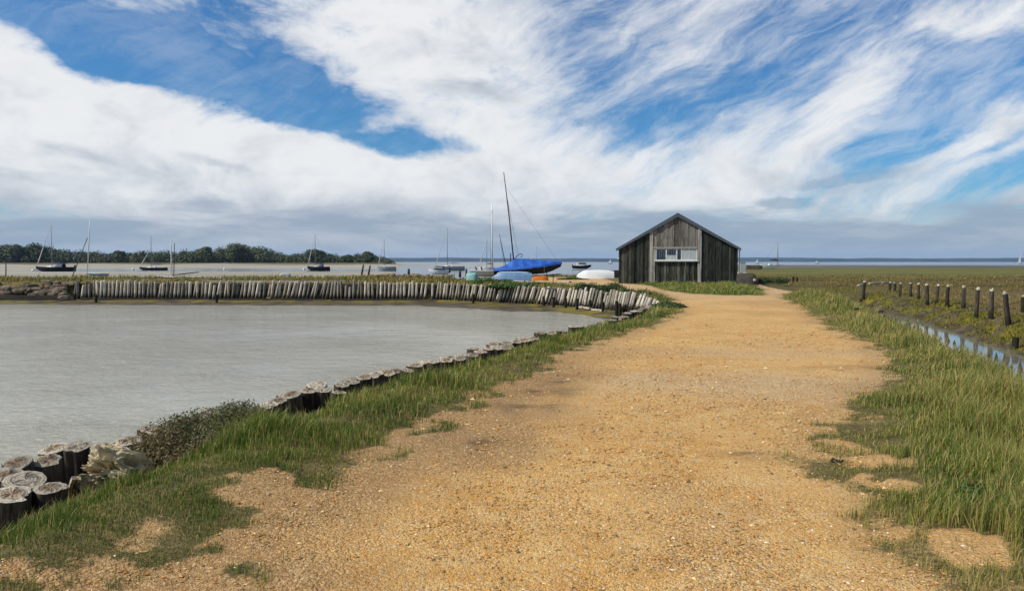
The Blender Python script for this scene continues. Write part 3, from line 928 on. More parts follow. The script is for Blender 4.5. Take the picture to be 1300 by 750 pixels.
def leaf_cloud(name, centers, radii, n, size, cols, mat, parent=None, aspect=0.45, squash=1.0, up=0.3, shell=0.35, origin=(0, 0, 0)):
    """many small leaf quads spread through a union of ellipsoids"""
    centers = np.asarray(centers, float)
    radii = np.asarray(radii, float)
    w = (radii[:, 0] * radii[:, 1]) ** 0.9
    k = rng.choice(len(centers), n, p=w / w.sum())
    d = rng.normal(0, 1, (n, 3))
    d /= np.linalg.norm(d, axis=1)[:, None]
    rr = (1 - shell * rng.uniform(0, 1, n) ** 1.5) * rng.uniform(0.88, 1.08, n)
    p = centers[k] + d * radii[k] * rr[:, None]
    nm = d + rng.normal(0, 0.7, (n, 3)) + np.array([0, 0, up])
    nm /= np.linalg.norm(nm, axis=1)[:, None]
    t = np.cross(nm, rng.normal(0, 1, (n, 3)))
    t /= np.linalg.norm(t, axis=1)[:, None]
    b = np.cross(nm, t)
    s = size * rng.uniform(0.55, 1.35, n)[:, None]
    V = np.stack([p - t * s, p + b * s * aspect, p + t * s, p - b * s * aspect], 1)
    Fq = np.arange(n)[:, None] * 4 + np.array([[0, 1, 2, 3]])
    cols = np.asarray(cols, float)
    cl = cols[rng.integers(0, len(cols), len(centers))][k] * 0.5 + cols[rng.integers(0, len(cols), n)] * 0.5
    cl = cl * rng.uniform(0.7, 1.3, (n, 1))
    return np_mesh(name, V.reshape(-1, 3) - np.array(origin), Fq, mat, tint=np.repeat(cl[:, None, :], 4, 1).reshape(-1, 3), parent=parent)


def bush(name, label, cat, loc, rx, ry, rz, n, size, cols, group=None, lobes=9, aspect=0.45):
    r = thing(name, label, cat, loc, group=group)
    cs, rs = [], []
    for i in range(lobes):
        a, q = random.uniform(0, 2 * PI), math.sqrt(random.uniform(0, 1)) * 0.75
        lr = random.uniform(0.3, 0.5)
        h = (1 - 0.55 * q) * random.uniform(0.55, 1.0)
        cs.append((rx * q * math.cos(a), ry * q * math.sin(a), rz * h * 0.5))
        rs.append((rx * lr, ry * lr, rz * h * 0.55))
    leaf_cloud('foliage', cs, rs, n, size, cols, M['blade'], r, aspect=aspect, shell=0.7)
    mb = MB()
    for c in cs:
        mb.tube([(0.0, 0.0, -0.08), (c[0] * 0.7, c[1] * 0.7, c[2] * 0.7), (c[0], c[1], c[2] * 1.3)], [0.012 + 0.01 * rz, 0.01, 0.004], 5)
    mb.build('stem', M['bark'], r)
    return r


SEAB = [(0.075, 0.095, 0.025), (0.11, 0.115, 0.035), (0.16, 0.10, 0.04), (0.055, 0.08, 0.018), (0.15, 0.14, 0.06)]
DKG = [(0.035, 0.060, 0.018), (0.05, 0.085, 0.022), (0.07, 0.105, 0.03)]
MDG = [(0.06, 0.12, 0.025), (0.085, 0.15, 0.035), (0.05, 0.09, 0.02)]
bush('seablite_shrub', 'dark grey-green leafy shrub growing over the logs near the pond corner', 'shrub', (-3.08, 7.8, -0.28), 0.62, 1.30, 0.56, 44000, 0.016, SEAB, lobes=24)
p = W(305, 540, -0.1)
bush('seablite_shrub', 'smaller upright dark shrub just past the largest leafy shrub on the log edge', 'shrub', (p[0], p[1], -0.32), 0.32, 0.42, 0.50, 6000, 0.016, SEAB[:1] + DKG, lobes=8)
p = W(420, 515, -0.1)
bush('leafy_weed', 'dark green weed clump against the logs midway along the near edge', 'weed', (p[0], p[1], -0.34), 0.35, 0.5, 0.36, 3500, 0.022, MDG, lobes=8)
p = W(1262, 655)
bush('leafy_weed', 'broad-leaved green weed patch in the grass at the right edge', 'weed', (p[0], p[1], 0.0), 0.40, 0.40, 0.20, 2600, 0.026, MDG, lobes=10, aspect=0.6)
p = W(1180, 218 + 300)
bush('leafy_weed', 'dark weed clump at the foot of the tall bank grass', 'weed', (p[0] - 0.45, p[1] + 0.2, 0.0), 0.25, 0.3, 0.15, 1200, 0.022, DKG, lobes=6)
for (px, py, rx, ry, rz, lab) in (
        (752, 369, 1.3, 0.9, 0.62, 'low dark shrub behind the post wall, below the white upturned dinghy'),
        (781, 369, 1.1, 0.9, 0.60, 'low dark shrub behind the post wall, below the left corner of the shed'),
        (806, 374, 0.9, 0.9, 0.45, 'rounded dark shrub where the post wall meets the path')):
    p = hit(px, py)
    bush('low_shrub', lab, 'shrub', (p.x, p.y + 0.3, p.z - 0.05), rx, ry, rz, 3200, 0.055, DKG, 'shrubs behind the post wall')
for (px, py, rx, ry, rz, lab) in (
        (622, 361, 1.7, 1.0, 0.62, 'bright green bush left of the pale blue upturned boat'),
        (690, 363, 1.6, 1.0, 0.30, 'flat green bush in front of the orange kayak'),
        (726, 355, 1.5, 1.0, 0.35, 'green tussock between the covered boat and the white dinghy'),
        (652, 365, 1.7, 0.8, 0.36, 'green bush in front of the pale blue upturned boat')):
    p = hit(px, py)
    bush('green_bush', lab, 'bush', (p.x, p.y, p.z - 0.05), rx, ry, rz, 3600, 0.07, MDG, 'bushes behind the post wall')
for (px, py, rx, ry, rz, lab, colr) in (
        (845, 392, 0.9, 0.9, 0.40, 'dark green tussock beside the path bend near the wall end', DKG),
        (978, 359, 1.6, 1.3, 0.75, 'dark green bush beside the sandy trail right of the shed', DKG)):
    p = hit(px, py)
    bush('green_bush', lab, 'bush', (p.x, p.y, p.z - 0.05), rx, ry, rz, 3000, 0.06, colr)

# ------------------------------------------------------------------ far wood
TG = [(0.045, 0.062, 0.014), (0.060, 0.078, 0.018), (0.085, 0.092, 0.026), (0.050, 0.062, 0.018)]


def skyline(px):
    return np.interp(px, [-200, -60, 0, 12, 30, 45, 55, 75, 95, 120, 150, 180, 200, 225, 250, 262, 285, 310, 335, 352, 365, 385, 400, 415, 430, 442, 455, 470, 490, 500],
                     [310, 309, 309, 308, 313, 309, 308, 314, 316, 318, 320, 317, 316, 318, 314, 316, 312, 310, 312, 318, 322, 320, 317, 318, 323, 324, 321, 320, 326, 331])


cs, rs = [], []
for px in np.arange(-190, 497, 3.2):
    for k, d in enumerate((560, 590, 620)):
        q = px + random.uniform(-2.5, 2.5)
        top = 1.65 + (332 - skyline(q)) * d / FPX * (random.uniform(0.78, 1.02) if k == 1 else random.uniform(0.4, 0.92))
        r = random.uniform(2.4, 7.0) * (1 if top > 8 else 0.7)
        top = max(top, 2.5)
        cs.append(((q - 650) / FPX * d, d + random.uniform(-10, 10), max(top - r * 0.9, 1.0)))
        rs.append((r, r, r * 0.9 if top > r else top * 0.8))
        if top > 7:
            cs.append((cs[-1][0] + random.uniform(-3, 3), cs[-1][1] - 3, top * 0.4))
            rs.append((r * 0.9, r * 0.9, top * 0.42))
wood = leaf_cloud('wood', cs, rs, 150000, 0.52, TG, M['leaf'], None, aspect=0.8, shell=0.45, up=0.5)
wood['kind'] = 'stuff'
tag(wood, 'dark wooded shore running along the far side of the creek', 'wood')


def far_tree(px, top_py, d, r, label, cols=TG):
    x = (px - 650) / FPX * d
    top = CAMZ + (332 - top_py) * d / FPX
    g = max(H(x, d), -0.2)
    t = thing('broadleaf_tree', label, 'tree', (x, d, g), group='trees on the far shore')
    cc, rr = [], []
    for i in range(9):
        a = random.uniform(0, 2 * PI)
        q = random.uniform(0, 0.6)
        lr = random.uniform(0.4, 0.6)
        cc.append((r * q * math.cos(a), r * q * math.sin(a), (top - g) * random.uniform(0.45, 0.85) - r * 0.1))
        rr.append((r * lr, r * lr, r * lr * 0.75))
    cc.append((0, 0, top - g - r * 0.42))
    rr.append((r * 0.55, r * 0.55, r * 0.42))
    leaf_cloud('crown', cc, rr, 4500, 0.5, cols, M['leaf'], t, aspect=0.8, shell=0.5, up=0.5)
    mb = MB()
    mb.tube([(0, 0, -0.5), (0.2, 0, (top - g) * 0.35), (0, 0, (top - g) * 0.7)], [0.4, 0.3, 0.12], 7)
    mb.build('trunk', M['bark'], t)


for a in ((22, 310, 550, 6.5, 'rounded tree at the left end of the far wood, behind the thin stake'),
          (44, 308, 556, 9.0, 'broad dark tree above the bow of the black yacht nearest the rocks'),
          (150, 318, 560, 5.0, 'small round tree left of the black yacht with the dark boom'),
          (262, 313, 556, 8.0, 'tall broad tree right of the short wooden mast'),
          (303, 310, 548, 10.0, 'largest pale green tree on the highest part of the far wood'),
          (402, 317, 556, 7.5, 'domed tree behind the mast of the middle black yacht'),
          (441, 324, 556, 5.0, 'lone low tree between the black and the grey yacht'),
          (467, 320, 556, 6.5, 'last tall rounded tree before the wood drops to the sea')):
    far_tree(*a, cols=[tuple(c * 1.35 for c in q) for q in TG] if a[0] in (303, 262) else TG)

# ------------------------------------------------------------------ logs and posts


def log_mesh(name, r, top, bottom, n, mats, rough=0.10, cone=0.0, tip=0.0):
    mb = MB()
    zs = [bottom, bottom + (top - bottom) * 0.35, bottom + (top - bottom) * 0.7, top - 0.03, top - 0.006]
    prof = [1 + random.uniform(-rough, rough) for _ in range(n)]
    prof = [(prof[i] + prof[(i + 1) % n]) / 2 for i in range(n)]
    nick = random.randrange(n)
    prof[nick] *= 0.80
    if rough > 0.09 and random.random() < 0.5:
        nk = random.randrange(n)
        for q_ in range(3):
            prof[(nk + q_) % n] *= 0.82
    vs, fs = [], []
    for i, z in enumerate(zs):
        q = (1.0 - cone * i / 4) * (0.965 if i == 4 else 1)
        for k in range(n):
            a = 2 * PI * k / n
            rr = r * prof[k] * q * (1 + random.uniform(-0.03, 0.03))
            vs.append((rr * math.cos(a), rr * math.sin(a), z))
    for i in range(4):
        for k in range(n):
            fs.append((i * n + k, i * n + (k + 1) % n, (i + 1) * n + (k + 1) % n, (i + 1) * n + k))
    mb.add(vs, fs, 0, smooth=True)
    # sawn top: two inner rings and a centre
    vt, ft = [], []
    for q, dz in ((0.965, -0.006), (0.66, 0.0), (0.3, 0.002 + tip)):
        for k in range(n):
            a = 2 * PI * k / n
            rr = r * prof[k] * q * (1 - cone)
            vt.append((rr * math.cos(a), rr * math.sin(a), top + dz + random.uniform(-0.009, 0.009) * (q < 0.9)))
    vt.append((0, 0, top - 0.004 + tip))
    for i in range(2):
        for k in range(n):
            ft.append((i * n + k, i * n + (k + 1) % n, (i + 1) * n + (k + 1) % n, (i + 1) * n + k))
    for k in range(n):
        ft.append((2 * n + k, 2 * n + (k + 1) % n, 3 * n))
    mb.add(vt, ft, 1)
    o = mb.build(name, mats, link=False)
    return o.data


logs = [log_mesh('log_stump', 0.125, 0.0, -1.45, 26, [M['logside'], M['logtop']], rng.uniform(0.08, 0.17)) for _ in range(14)]
EXPL = [(20, 587, 1.05), (68, 568, 1.0), (99, 565, 1.0), (60, 583, 1.0), (132, 567, 0.9), (163, 558, 0.95), (10, 601, 1.0), (32, 608, 1.15), (15, 626, 1.15),
        (63, 618, 0.92), (200, 546, 0.85), (262, 531, 0.8), (312, 525, 0.95), (326, 519, 1.0), (341, 513, 0.9), (352, 508, 0.85), (369, 500, 1.05), (391, 495, 0.95),
        (410, 494, 0.9), (430, 497, 0.8), (434, 487, 0.85), (445, 483, 1.15), (462, 478, 1.0), (476, 475, 1.1), (491, 472, 1.0), (503, 470, 0.8), (517, 469, 0.85),
        (527, 463, 1.2), (538, 459, 1.0), (550, 458, 0.85), (566, 456, 1.0), (584, 454, 0.95), (600, 450, 0.9), (610, 446, 1.0), (620, 442, 0.85), (629, 441, 1.15), (643, 440, 1.3),
        (655, 433, 1.0), (665, 431, 1.2), (686, 422, 1.2), (700, 422, 1.1)]
place = []
for px, py, s in EXPL:
    zt = -0.05 + random.uniform(-0.02, 0.03)
    x, y = W(px, py, zt)
    place.append((x, y, zt, s))
# walk the rest of the edge and fill the gaps
pts = [Vector(p) for p in CURB]
acc, step = 0.0, 0.245
dense = []
for a, b in zip(pts[:-1], pts[1:]):
    L = (b - a).length
    t = acc
    while t < L:
        dense.append(a + (b - a) * (t / L))
        t += step
    acc = t - L
for q in dense:
    if q.y < 3.0:
        continue
    if all((q.x - e[0]) ** 2 + (q.y - e[1]) ** 2 > (0.27) ** 2 for e in place):
        place.append((q.x + random.uniform(-0.05, 0.05), q.y + random.uniform(-0.03, 0.03), -0.06 + random.uniform(-0.05, 0.05), random.uniform(0.85, 1.2)))
place.sort(key=lambda e: e[1])
NAMED = {0: None}
pastbush = 0
nearcnt = 0
for i, (x, y, zt, s) in enumerate(place):
    o = bpy.data.objects.new('log_stump', random.choice(logs))
    COL.objects.link(o)
    o.location = (x, y, zt)
    o.rotation_mode = 'ZYX'
    tl = np.interp(y, [5, 14, 20, 30], [0.20, 0.22, 0.15, 0.08])
    o.rotation_euler = (tl + random.gauss(0, 0.06), random.gauss(0.06, 0.07), random.uniform(0, 2 * PI))
    o.scale = (s, s * random.uniform(0.86, 1.1), 1)
    px = 650 + FPX * x / y
    if y < 7.9:
        lab = '%s sawn log by the rotten stump at the near pond corner, counting from the front' % ORD[nearcnt]
        nearcnt += 1
    elif px < 745:
        k = pastbush
        lab = '%s sawn log of the near pond edge, counting away from the shrub' % (ORD[k] if k < len(ORD) else 'far')
        pastbush += 1
        far0 = i + 1
    else:
        k = len(place) - 1 - i
        lab = '%s small log of the pond edge, counting back from the post wall' % (ORD[k] if k < len(ORD) else 'far')
    tag(o, lab, 'log', 'sawn logs along the near pond edge')

# long post wall
posts = [log_mesh('timber_post', 0.074, 1.0, -0.25, 12, [M['post'], M['post']], 0.08, 0.08, 0.02) for _ in range(8)]
LM = [(105, 'the leaning pale mast'), (160, 'the pale blue dinghy'), (195, 'the low black yacht'),
      (235, 'the short wooden mast'), (290, 'the white tarpaulin heap'), (335, 'the highest wood'), (375, 'the long dark skiff'), (403, 'the middle black yacht'),
      (435, 'the lone low tree'), (465, 'the two dark stakes'), (490, 'the grey yacht'), (525, 'the brown rubble'), (560, 'the cabin boat'), (598, 'the teal dinghy'),
      (625, 'the white mast'), (650, 'the pale blue upturned boat'), (680, 'the orange kayak'), (715, 'the bow of the covered boat'), (752, 'the white upturned dinghy'),
      (785, 'the shed corner'), (818, 'the rounded dark shrub')]
pts = [Vector(p) for p in WALL]
acc = 0.0
wp = []
for a, b in zip(pts[:-1], pts[1:]):
    L = (b - a).length
    t = acc
    while t < L:
        wp.append((a + (b - a) * (t / L), (b - a).normalized()))
        t += 0.236
    acc = t - L
cnt = {}
for i, (q, d) in enumerate(wp):
    px = 650 + FPX * q.x / q.y
    if 541 < px < 553 and i % 2:
        continue
    lean = np.interp(px, [92, 300, 330, 370, 405, 415, 425, 550, 570, 640, 700, 790, 800, 830], [4, 7, 9, 12, 15, 12, 2, 2, 8, 15, 15, 11, 14, 24]) + random.gauss(0, 2.5)
    o = bpy.data.objects.new('timber_post', random.choice(posts))
    COL.objects.link(o)
    topz = np.interp(px, [92, 500, 640, 730, 800, 815, 830], [0.46, 0.44, 0.31, 0.27, 0.28, 0.2, 0.04]) + random.gauss(0, 0.045) - (random.uniform(0.1, 0.35) if random.random() < 0.05 else 0)
    basez = np.interp(px, [92, 640, 770, 800, 830], [-0.66, -0.66, -0.64, -0.5, -0.35])
    off = random.uniform(-0.03, 0.03)
    o.location = (q.x + d.y * off, q.y - d.x * off, basez)
    o.rotation_euler = (random.gauss(0.02, 0.03), math.radians(lean), 0)
    s = random.choice((0.85, 0.95, 1.0, 1.0, 1.1, 1.2)) * random.uniform(0.95, 1.05)
    o.scale = (s, s, (topz - basez) / math.cos(math.radians(lean)))
    k = min(range(len(LM)), key=lambda j: abs(LM[j][0] - px))
    c = cnt[k] = cnt.get(k, 0) + 1
    tag(o, '%s round post along the far pond wall below %s' % (ORD[c - 1], LM[k][1]), 'post', 'posts of the long pond wall')

# dark strip added behind the posts, painting the shade in their gaps
mb = MB()
for (a, b) in zip(pts[:-1], pts[1:]):
    d = (b - a).normalized()
    nrm = Vector((-d.y, d.x)) * (1 if -d.y * 0 + d.x > 0 else -1)
    nn = Vector((-d.y, d.x))
    if nn.y < 0 and abs(nn.y) > abs(nn.x):
        nn = -nn
    if abs(nn.x) > abs(nn.y) and nn.x < 0:
        nn = -nn
    za = np.interp(a.x, [-26, -5, 0, 4, 5.3, 5.9], [0.34, 0.32, 0.2, 0.17, 0.1, -0.1])
    zb = np.interp(b.x, [-26, -5, 0, 4, 5.3, 5.9], [0.34, 0.32, 0.2, 0.17, 0.1, -0.1])
    p0, p1 = a + nn * 0.16, b + nn * 0.16
    p2, p3 = b + nn * 0.21, a + nn * 0.21
    mb.add([(p0.x, p0.y, -0.8), (p1.x, p1.y, -0.8), (p2.x, p2.y, -0.8), (p3.x, p3.y, -0.8), (p0.x, p0.y, za), (p1.x, p1.y, zb), (p2.x, p2.y, zb), (p3.x, p3.y, za)],
           [(3, 2, 1, 0), (4, 5, 6, 7), (0, 1, 5, 4), (2, 3, 7, 6), (1, 2, 6, 5), (3, 0, 4, 7)])
tag(mb.build('gap_shade_strip', M['darkwood']), 'added dark strip standing in for shade between the pale pond wall posts', 'retaining wall')


def plank(name, label, a, b, w, h, mat, cat='plank', group=None, segs=3, wob=0.03):
    a, b = Vector(a), Vector(b)
    mid = (a + b) / 2
    mb = MB()
    d = (b - a)
    L = d.length
    d.normalize()
    sd = Vector((-d.y, d.x, 0)).normalized()
    up = d.cross(sd) * -1
    if up.z < 0:
        up = -up
    vs, fs = [], []
    for i in range(segs + 1):
        c = d * (L * (i / segs - 0.5)) + sd * random.uniform(-wob, wob) + up * random.uniform(-wob, wob) * 0.5
        for (s1, s2) in ((-1, -1), (1, -1), (1, 1), (-1, 1)):
            vs.append(c + sd * (s1 * w / 2 * random.uniform(0.85, 1.1)) + up * (s2 * h / 2 * random.uniform(0.85, 1.1)))
    for i in range(segs):
        for k in range(4):
            fs.append((i * 4 + k, i * 4 + (k + 1) % 4, i * 4 + 4 + (k + 1) % 4, i * 4 + 4 + k))
    fs += [(3, 2, 1, 0), tuple(segs * 4 + k for k in range(4))]
    mb.add(vs, fs)
    return tag(mb.build(name, mat, loc=mid), label, cat, group)


stubs = [log_mesh('stub_post', 0.085, 0.0, -1.0, 10, [M['darkpost'], M['darkpost']], 0.12, 0.1) for _ in range(3)]


def dark_stub(px, top_py, base_py, label, sc_=1.0, lean=0.0, z=None, name='stub_post', group='dark stub posts before the pond wall'):
    g = hit(px, base_py)
    top = CAMZ + (332 - top_py) * g.y / FPX
    o = bpy.data.objects.new(name, random.choice(stubs))
    COL.objects.link(o)
    o.location = (g.x, g.y, top)
    o.rotation_euler = (random.uniform(-0.04, 0.04), lean, random.uniform(0, 6))
    o.scale = (sc_, sc_, max(1.0, top - g.z + 0.3))
    return tag(o, label, 'post', group)


for px, t, b, lab in ((122, 374, 384, 'blackened stub before the left end of the pond wall'), (275, 374, 384, 'blackened stub beside the pale plank on the pond shore'),
                      (601, 373, 385, 'dark stub before the pond wall below the teal dinghy'), (690, 376, 388, 'dark stub before the pond wall below the orange kayak'),
                      (703, 377, 390, 'dark stub just left of the little driftwood table on the shore'), (718, 378, 391, 'left leg-like stub beside the driftwood slab'),
                      (733, 379, 393, 'thick dark stub under the driftwood slab'), (749, 381, 394, 'dark stub right of the driftwood slab'), (765, 383, 396, 'dark stub by the long pale plank end'),
                      (783, 382, 401, 'leftmost of three tall dark stubs in the pond corner'), (787, 385, 403, 'middle of three tall dark stubs in the pond corner'),
                      (793, 387, 400, 'rightmost of three tall dark stubs in the pond corner')):
    dark_stub(px, t, b, lab, 0.9)
for (a, b, z, w, h, lab, mat) in (((262, 378), (275, 378), 0.05, 0.12, 0.08, 'short pale driftwood plank on the far pond shore, left piece', 'drift'), ((279, 378), (300, 377.5), 0.05, 0.12, 0.08, 'long pale driftwood plank on the far pond shore, right piece', 'drift'),
                                 ((724, 381), (738, 380.5), 0.42, 0.25, 0.07, 'pale driftwood slab lying across dark stubs', 'drift'), ((736, 391), (750, 393), 0.05, 0.14, 0.08, 'pale plank on the shore right of the driftwood slab', 'drift'),
                                 ((752, 394), (768, 396), 0.05, 0.13, 0.08, 'pale plank end on the shore in the pond corner', 'drift'), ((708, 387), (713, 388.5), 0.05, 0.2, 0.08, 'short bleached block on the shore left of the driftwood slab', 'drift')):
    g0, g1 = hit(*a), hit(b[0], b[1])
    g1 = Vector((W(b[0], b[1], g0.z)[0], g0.y + (W(b[0], b[1], g0.z)[1] - W(a[0], a[1], g0.z)[1]), g0.z))
    plank('driftwood_plank', lab, g0 + Vector((0, -0.1, z)), g1 + Vector((0, -0.1, z)), w, h, M[mat], 'driftwood')
# dark beams and rocks at the left end of the wall
for x0, x1, y, z, lab in ((-33.5, -29.6, 46.1, -0.47, 'black squared beam at the foot of the rock bank, left one'), (-29.7, -26.0, 45.9, -0.50, 'black squared beam between the rocks and the pond wall'),
                         (-25.6, -18, 45.95, -0.58, 'long black beam at the foot of the pond wall, left end'), (-17.6, -11, 45.7, -0.60, 'long black beam at the foot of the pond wall below the wooden mast'),
                         (-10.6, -4.4, 45.4, -0.60, 'long black beam at the foot of the pond wall below the stakes')):
    plank('timber_beam', lab, (x0, y, z), (x1, y, z), 0.16, 0.30 if x0 < -26 else 0.12, M['darkwood'], 'beam')


def rock_mesh(r, seed, sub=3):
    import bmesh
    bm = bmesh.new()
    bmesh.ops.create_icosphere(bm, subdivisions=sub, radius=1)
    co = np.array([v.co[:] for v in bm.verts])
    nn = fbm(co[:, 0] * 1.3 + seed, co[:, 1] * 1.3 + co[:, 2] * 1.1 + seed, seed, 3) - 0.5
    co = co * (1 + 0.75 * nn)[:, None]
    co = np.clip(co, -0.82, 0.82) * r
    f = np.array([[v.index for v in fc.verts] for fc in bm.faces])
    bm.free()
    return co, f


V, F, k = [], [], 0
rocks = [rock_mesh(1, sd, 2) for sd in range(6)]
for i in range(230):
    x = random.uniform(-48, -26.2)
    t = random.uniform(0, 1)
    y = np.interp(-x, [26.4, 34, 90], [46.6, 47.4, 49]) - 0.75 + t * 0.95
    co, f = random.choice(rocks)
    s = random.uniform(0.12, 0.34)
    a = random.uniform(0, 6)
    R = np.array([[math.cos(a), -math.sin(a), 0], [math.sin(a), math.cos(a), 0], [0, 0, 0.7]])
    V.append(co @ R.T * s * np.array([1.5, 1, 1]) + np.array([x, y, -0.58 + 0.98 * t]))
    F.append(f + k)
    k += len(co)
o = np_mesh('rubble', np.concatenate(V), np.concatenate(F), M['rock'])
o['kind'] = 'stuff'
V, F, k = [], [], 0
for i in range(170):
    px = random.gauss(512, 34)
    if px > 580 or px < 441:
        px = random.uniform(445, 570)
    d = random.uniform(58, 66)
    x = (px - 650) / FPX * d
    co, f = random.choice(rocks)
    s = random.uniform(0.05, 0.17)
    a = random.uniform(0, 6)
    R = np.array([[math.cos(a), -math.sin(a), 0], [math.sin(a), math.cos(a), 0], [0, 0, 0.7]])
    V.append(co @ R.T * s * np.array([1.6, 1, 1]) + np.array([x, d, H(x, d) + 0.05 + random.uniform(0, 0.18)]))
    F.append(f + k)
    k += len(co)
o = np_mesh('rubble', np.concatenate(V), np.concatenate(F), M['brickrubble'])
o['kind'] = 'stuff'

# rotten stump beside the logs
import bmesh
bm = bmesh.new()
bmesh.ops.create_icosphere(bm, subdivisions=6, radius=1)
co = np.array([v.co[:] for v in bm.verts])
a1 = fbm(co[:, 0] * 1.6 + 3, co[:, 1] * 1.6 + co[:, 2] * 1.4, 3, 3) - 0.5
st = np.abs(fbm(co[:, 1] * 6 + 5, co[:, 2] * 6 + co[:, 0] * 0.8, 7, 3) - 0.5)
cav = fbm(co[:, 0] * 2.4 + 9, co[:, 1] * 2.6 + co[:, 2] * 2.6, 19, 3)
co = co * (1 + 0.7 * a1 + 0.55 * (st - 0.1) - 0.55 * sst(0.54, 0.62, cav))[:, None]
for v, c in zip(bm.verts, co):
    v.co = (c[0] * 0.30, c[1] * 0.22, c[2] * 0.24)
me = bpy.data.meshes.new('rotten_stump')
bm.to_mesh(me)
bm.free()
me.materials.append(M['rot'])
o = bpy.data.objects.new('rotten_stump', me)
COL.objects.link(o)
p = W(142, 606, -0.18)
o.location = (p[0] + 0.06, p[1], -0.16)
o.rotation_euler = (0.3, 0.5, 0.6)
tag(o, 'pale rotten hollow stump lying between the nearest logs and the leafy shrub', 'stump')
p0 = W(84, 638, -0.45)
p1 = W(97, 606, -0.12)
plank('thin_stake', 'thin pale stake leaning in the gap beside the rotten stump', (p0[0], p0[1], -0.45), (p1[0], p1[1], -0.12), 0.03, 0.03, M['drift'], 'stake')
p0 = W(430, 511, -0.3)
p1 = W(438, 505, -0.15)
plank('thin_stake', 'short broken stick beside the logs midway along the edge', (p0[0], p0[1], -0.3), (p1[0], p1[1], -0.12), 0.03, 0.03, M['drift'], 'stake')
p0 = W(392, 512, -0.4)
p1 = W(397, 498, -0.1)
plank('thin_stake', 'thin pale stake leaning on the log edge before the weed clump', (p0[0] + 0.06, p0[1] - 0.06, -0.45), (p1[0] + 0.05, p1[1] - 0.1, -0.1), 0.03, 0.03, M['drift'], 'stake')
p0 = hit(1062, 588)
plank('thin_stake', 'small dark stick lying on the right edge of the path', p0 + Vector((-0.05, 0, 0.02)), p0 + Vector((0.06, 0.03, 0.02)), 0.015, 0.015, M['darkwood'], 'stick')

# posts along the ditch
dposts = []
for i in range(5):
    mb = MB()
    n = 10
    h = 1.0
    pr = [1 + random.uniform(-0.22, 0.16) for _ in range(n)]
    vs, fs = [], []
    zz = [-0.4, 0.1, 0.4, 0.7, 0.93, 1.0]
    for j, z in enumerate(zz):
        for k in range(n):
            a = 2 * PI * k / n
            r = 0.078 * pr[k] * (1.15 - 0.28 * j / 5) * random.uniform(0.9, 1.1)
            vs.append((r * math.cos(a), r * math.sin(a), z + (random.uniform(-0.09, 0.05) if j == 5 else 0)))
    for j in range(5):
        for k in range(n):
            fs.append((j * n + k, j * n + (k + 1) % n, (j + 1) * n + (k + 1) % n, (j + 1) * n + k))
    mb.add(vs, fs, 0, smooth=True)
    mb.mi = [1 if fi // n >= 4 else 0 for fi in range(len(mb.f))]
    mb.add([v for v in vs[-n:]] + [(0, 0, 0.99)], [(k, (k + 1) % n, n) for k in range(n)], 1)
    dposts.append(mb.build('ditch_post', [M['darkpost'], M['drift']], link=False).data)
DP = [(1096, 357, 380, 'dark post standing apart at the far left of the ditch row'), (1130, 358, 370, 'small post farthest along the ditch row'), (1136, 358.5, 371, 'second farthest post of the ditch row'),
      (1143, 359, 374, 'third farthest post of the ditch row'), (1156, 359, 377, 'slim dark post left of the ditch row centre, fourth farthest'), (1166, 359.5, 381, 'fifth farthest dark post of the ditch row'),
      (1177, 360.5, 388, 'dark post of the ditch row without a white top'), (1189, 361, 387, 'narrow post with pale top next to the post without one'), (1202, 362, 389, 'dark post with pale rounded top in the ditch row middle'),
      (1223, 363, 391, 'pale mottled split post of the ditch row'), (1239.5, 365, 404, 'tall white-topped post right of the mottled one'), (1258, 367, 406, 'tall dark post with flat white top'),
      (1280, 370, 413, 'tallest nearest ditch post, tilted, with white top'), (1299, 375, 397, 'pale short post at the right edge of the picture')]
for px, t, b, lab in DP:
    g = hit(px, b)
    top = CAMZ + (332 - t) * g.y / FPX
    o = bpy.data.objects.new('ditch_post', random.choice(dposts))
    COL.objects.link(o)
    o.location = (g.x, g.y, g.z)
    o.rotation_euler = (random.uniform(-0.05, 0.05), random.uniform(-0.05, 0.03) if px != 1280 else -0.12, random.uniform(0, 6))
    o.scale = (1, 1, top - g.z)
    tag(o, lab, 'post', 'posts along the ditch')
for px, t, b, lab in ((1289, 428, 443, 'broken black stump low on the mud bank of the ditch'), (1093, 380, 384, 'short stub at the foot of the post standing apart'), (1087, 391, 399, 'dark stub at the grass edge of the ditch'), (1007, 351, 358, 'short pale-topped stub in the marsh behind the bank grass'), (1012, 352, 358, 'darker short stub in the marsh beside a paler one')):
    dark_stub(px, t, b, lab, 1.1, group='broken stubs near the ditch')
for (a, b, lab) in (((1103, 361), (1117, 360), 'pale log lying on the marsh behind the post standing apart'), ((1119, 360), (1130, 359), 'pale log end lying at the farthest ditch posts'), ((1089, 364), (1095, 363), 'pale block lying left of the post standing apart'),
                    ((1104, 401), (1119, 404), 'grey plank lying on the near edge of the ditch')):
    g0, g1 = hit(*a), hit(*b)
    plank('driftwood_log', lab, g0 + Vector((0, 0, 0.08)), g1 + Vector((0, 0, 0.08)), 0.15, 0.12, M['drift'] if a[0] != 1104 else M['rock'], 'driftwood')

# ------------------------------------------------------------------ boat shed
SX, SY = WD(860, 332, 57.2).x, 57.2
rz = -math.atan2(SX, SY)
shed = thing('boat_shed', 'dark tarred board boat shed with bleached gable at the end of the path', 'shed', (SX, SY, -0.04), rz)
HWID, EAVE, APEX, DEP = 4.35, 2.62, 5.16, 13.0
rl = lambda x: APEX - (APEX - EAVE) * abs(x) / HWID


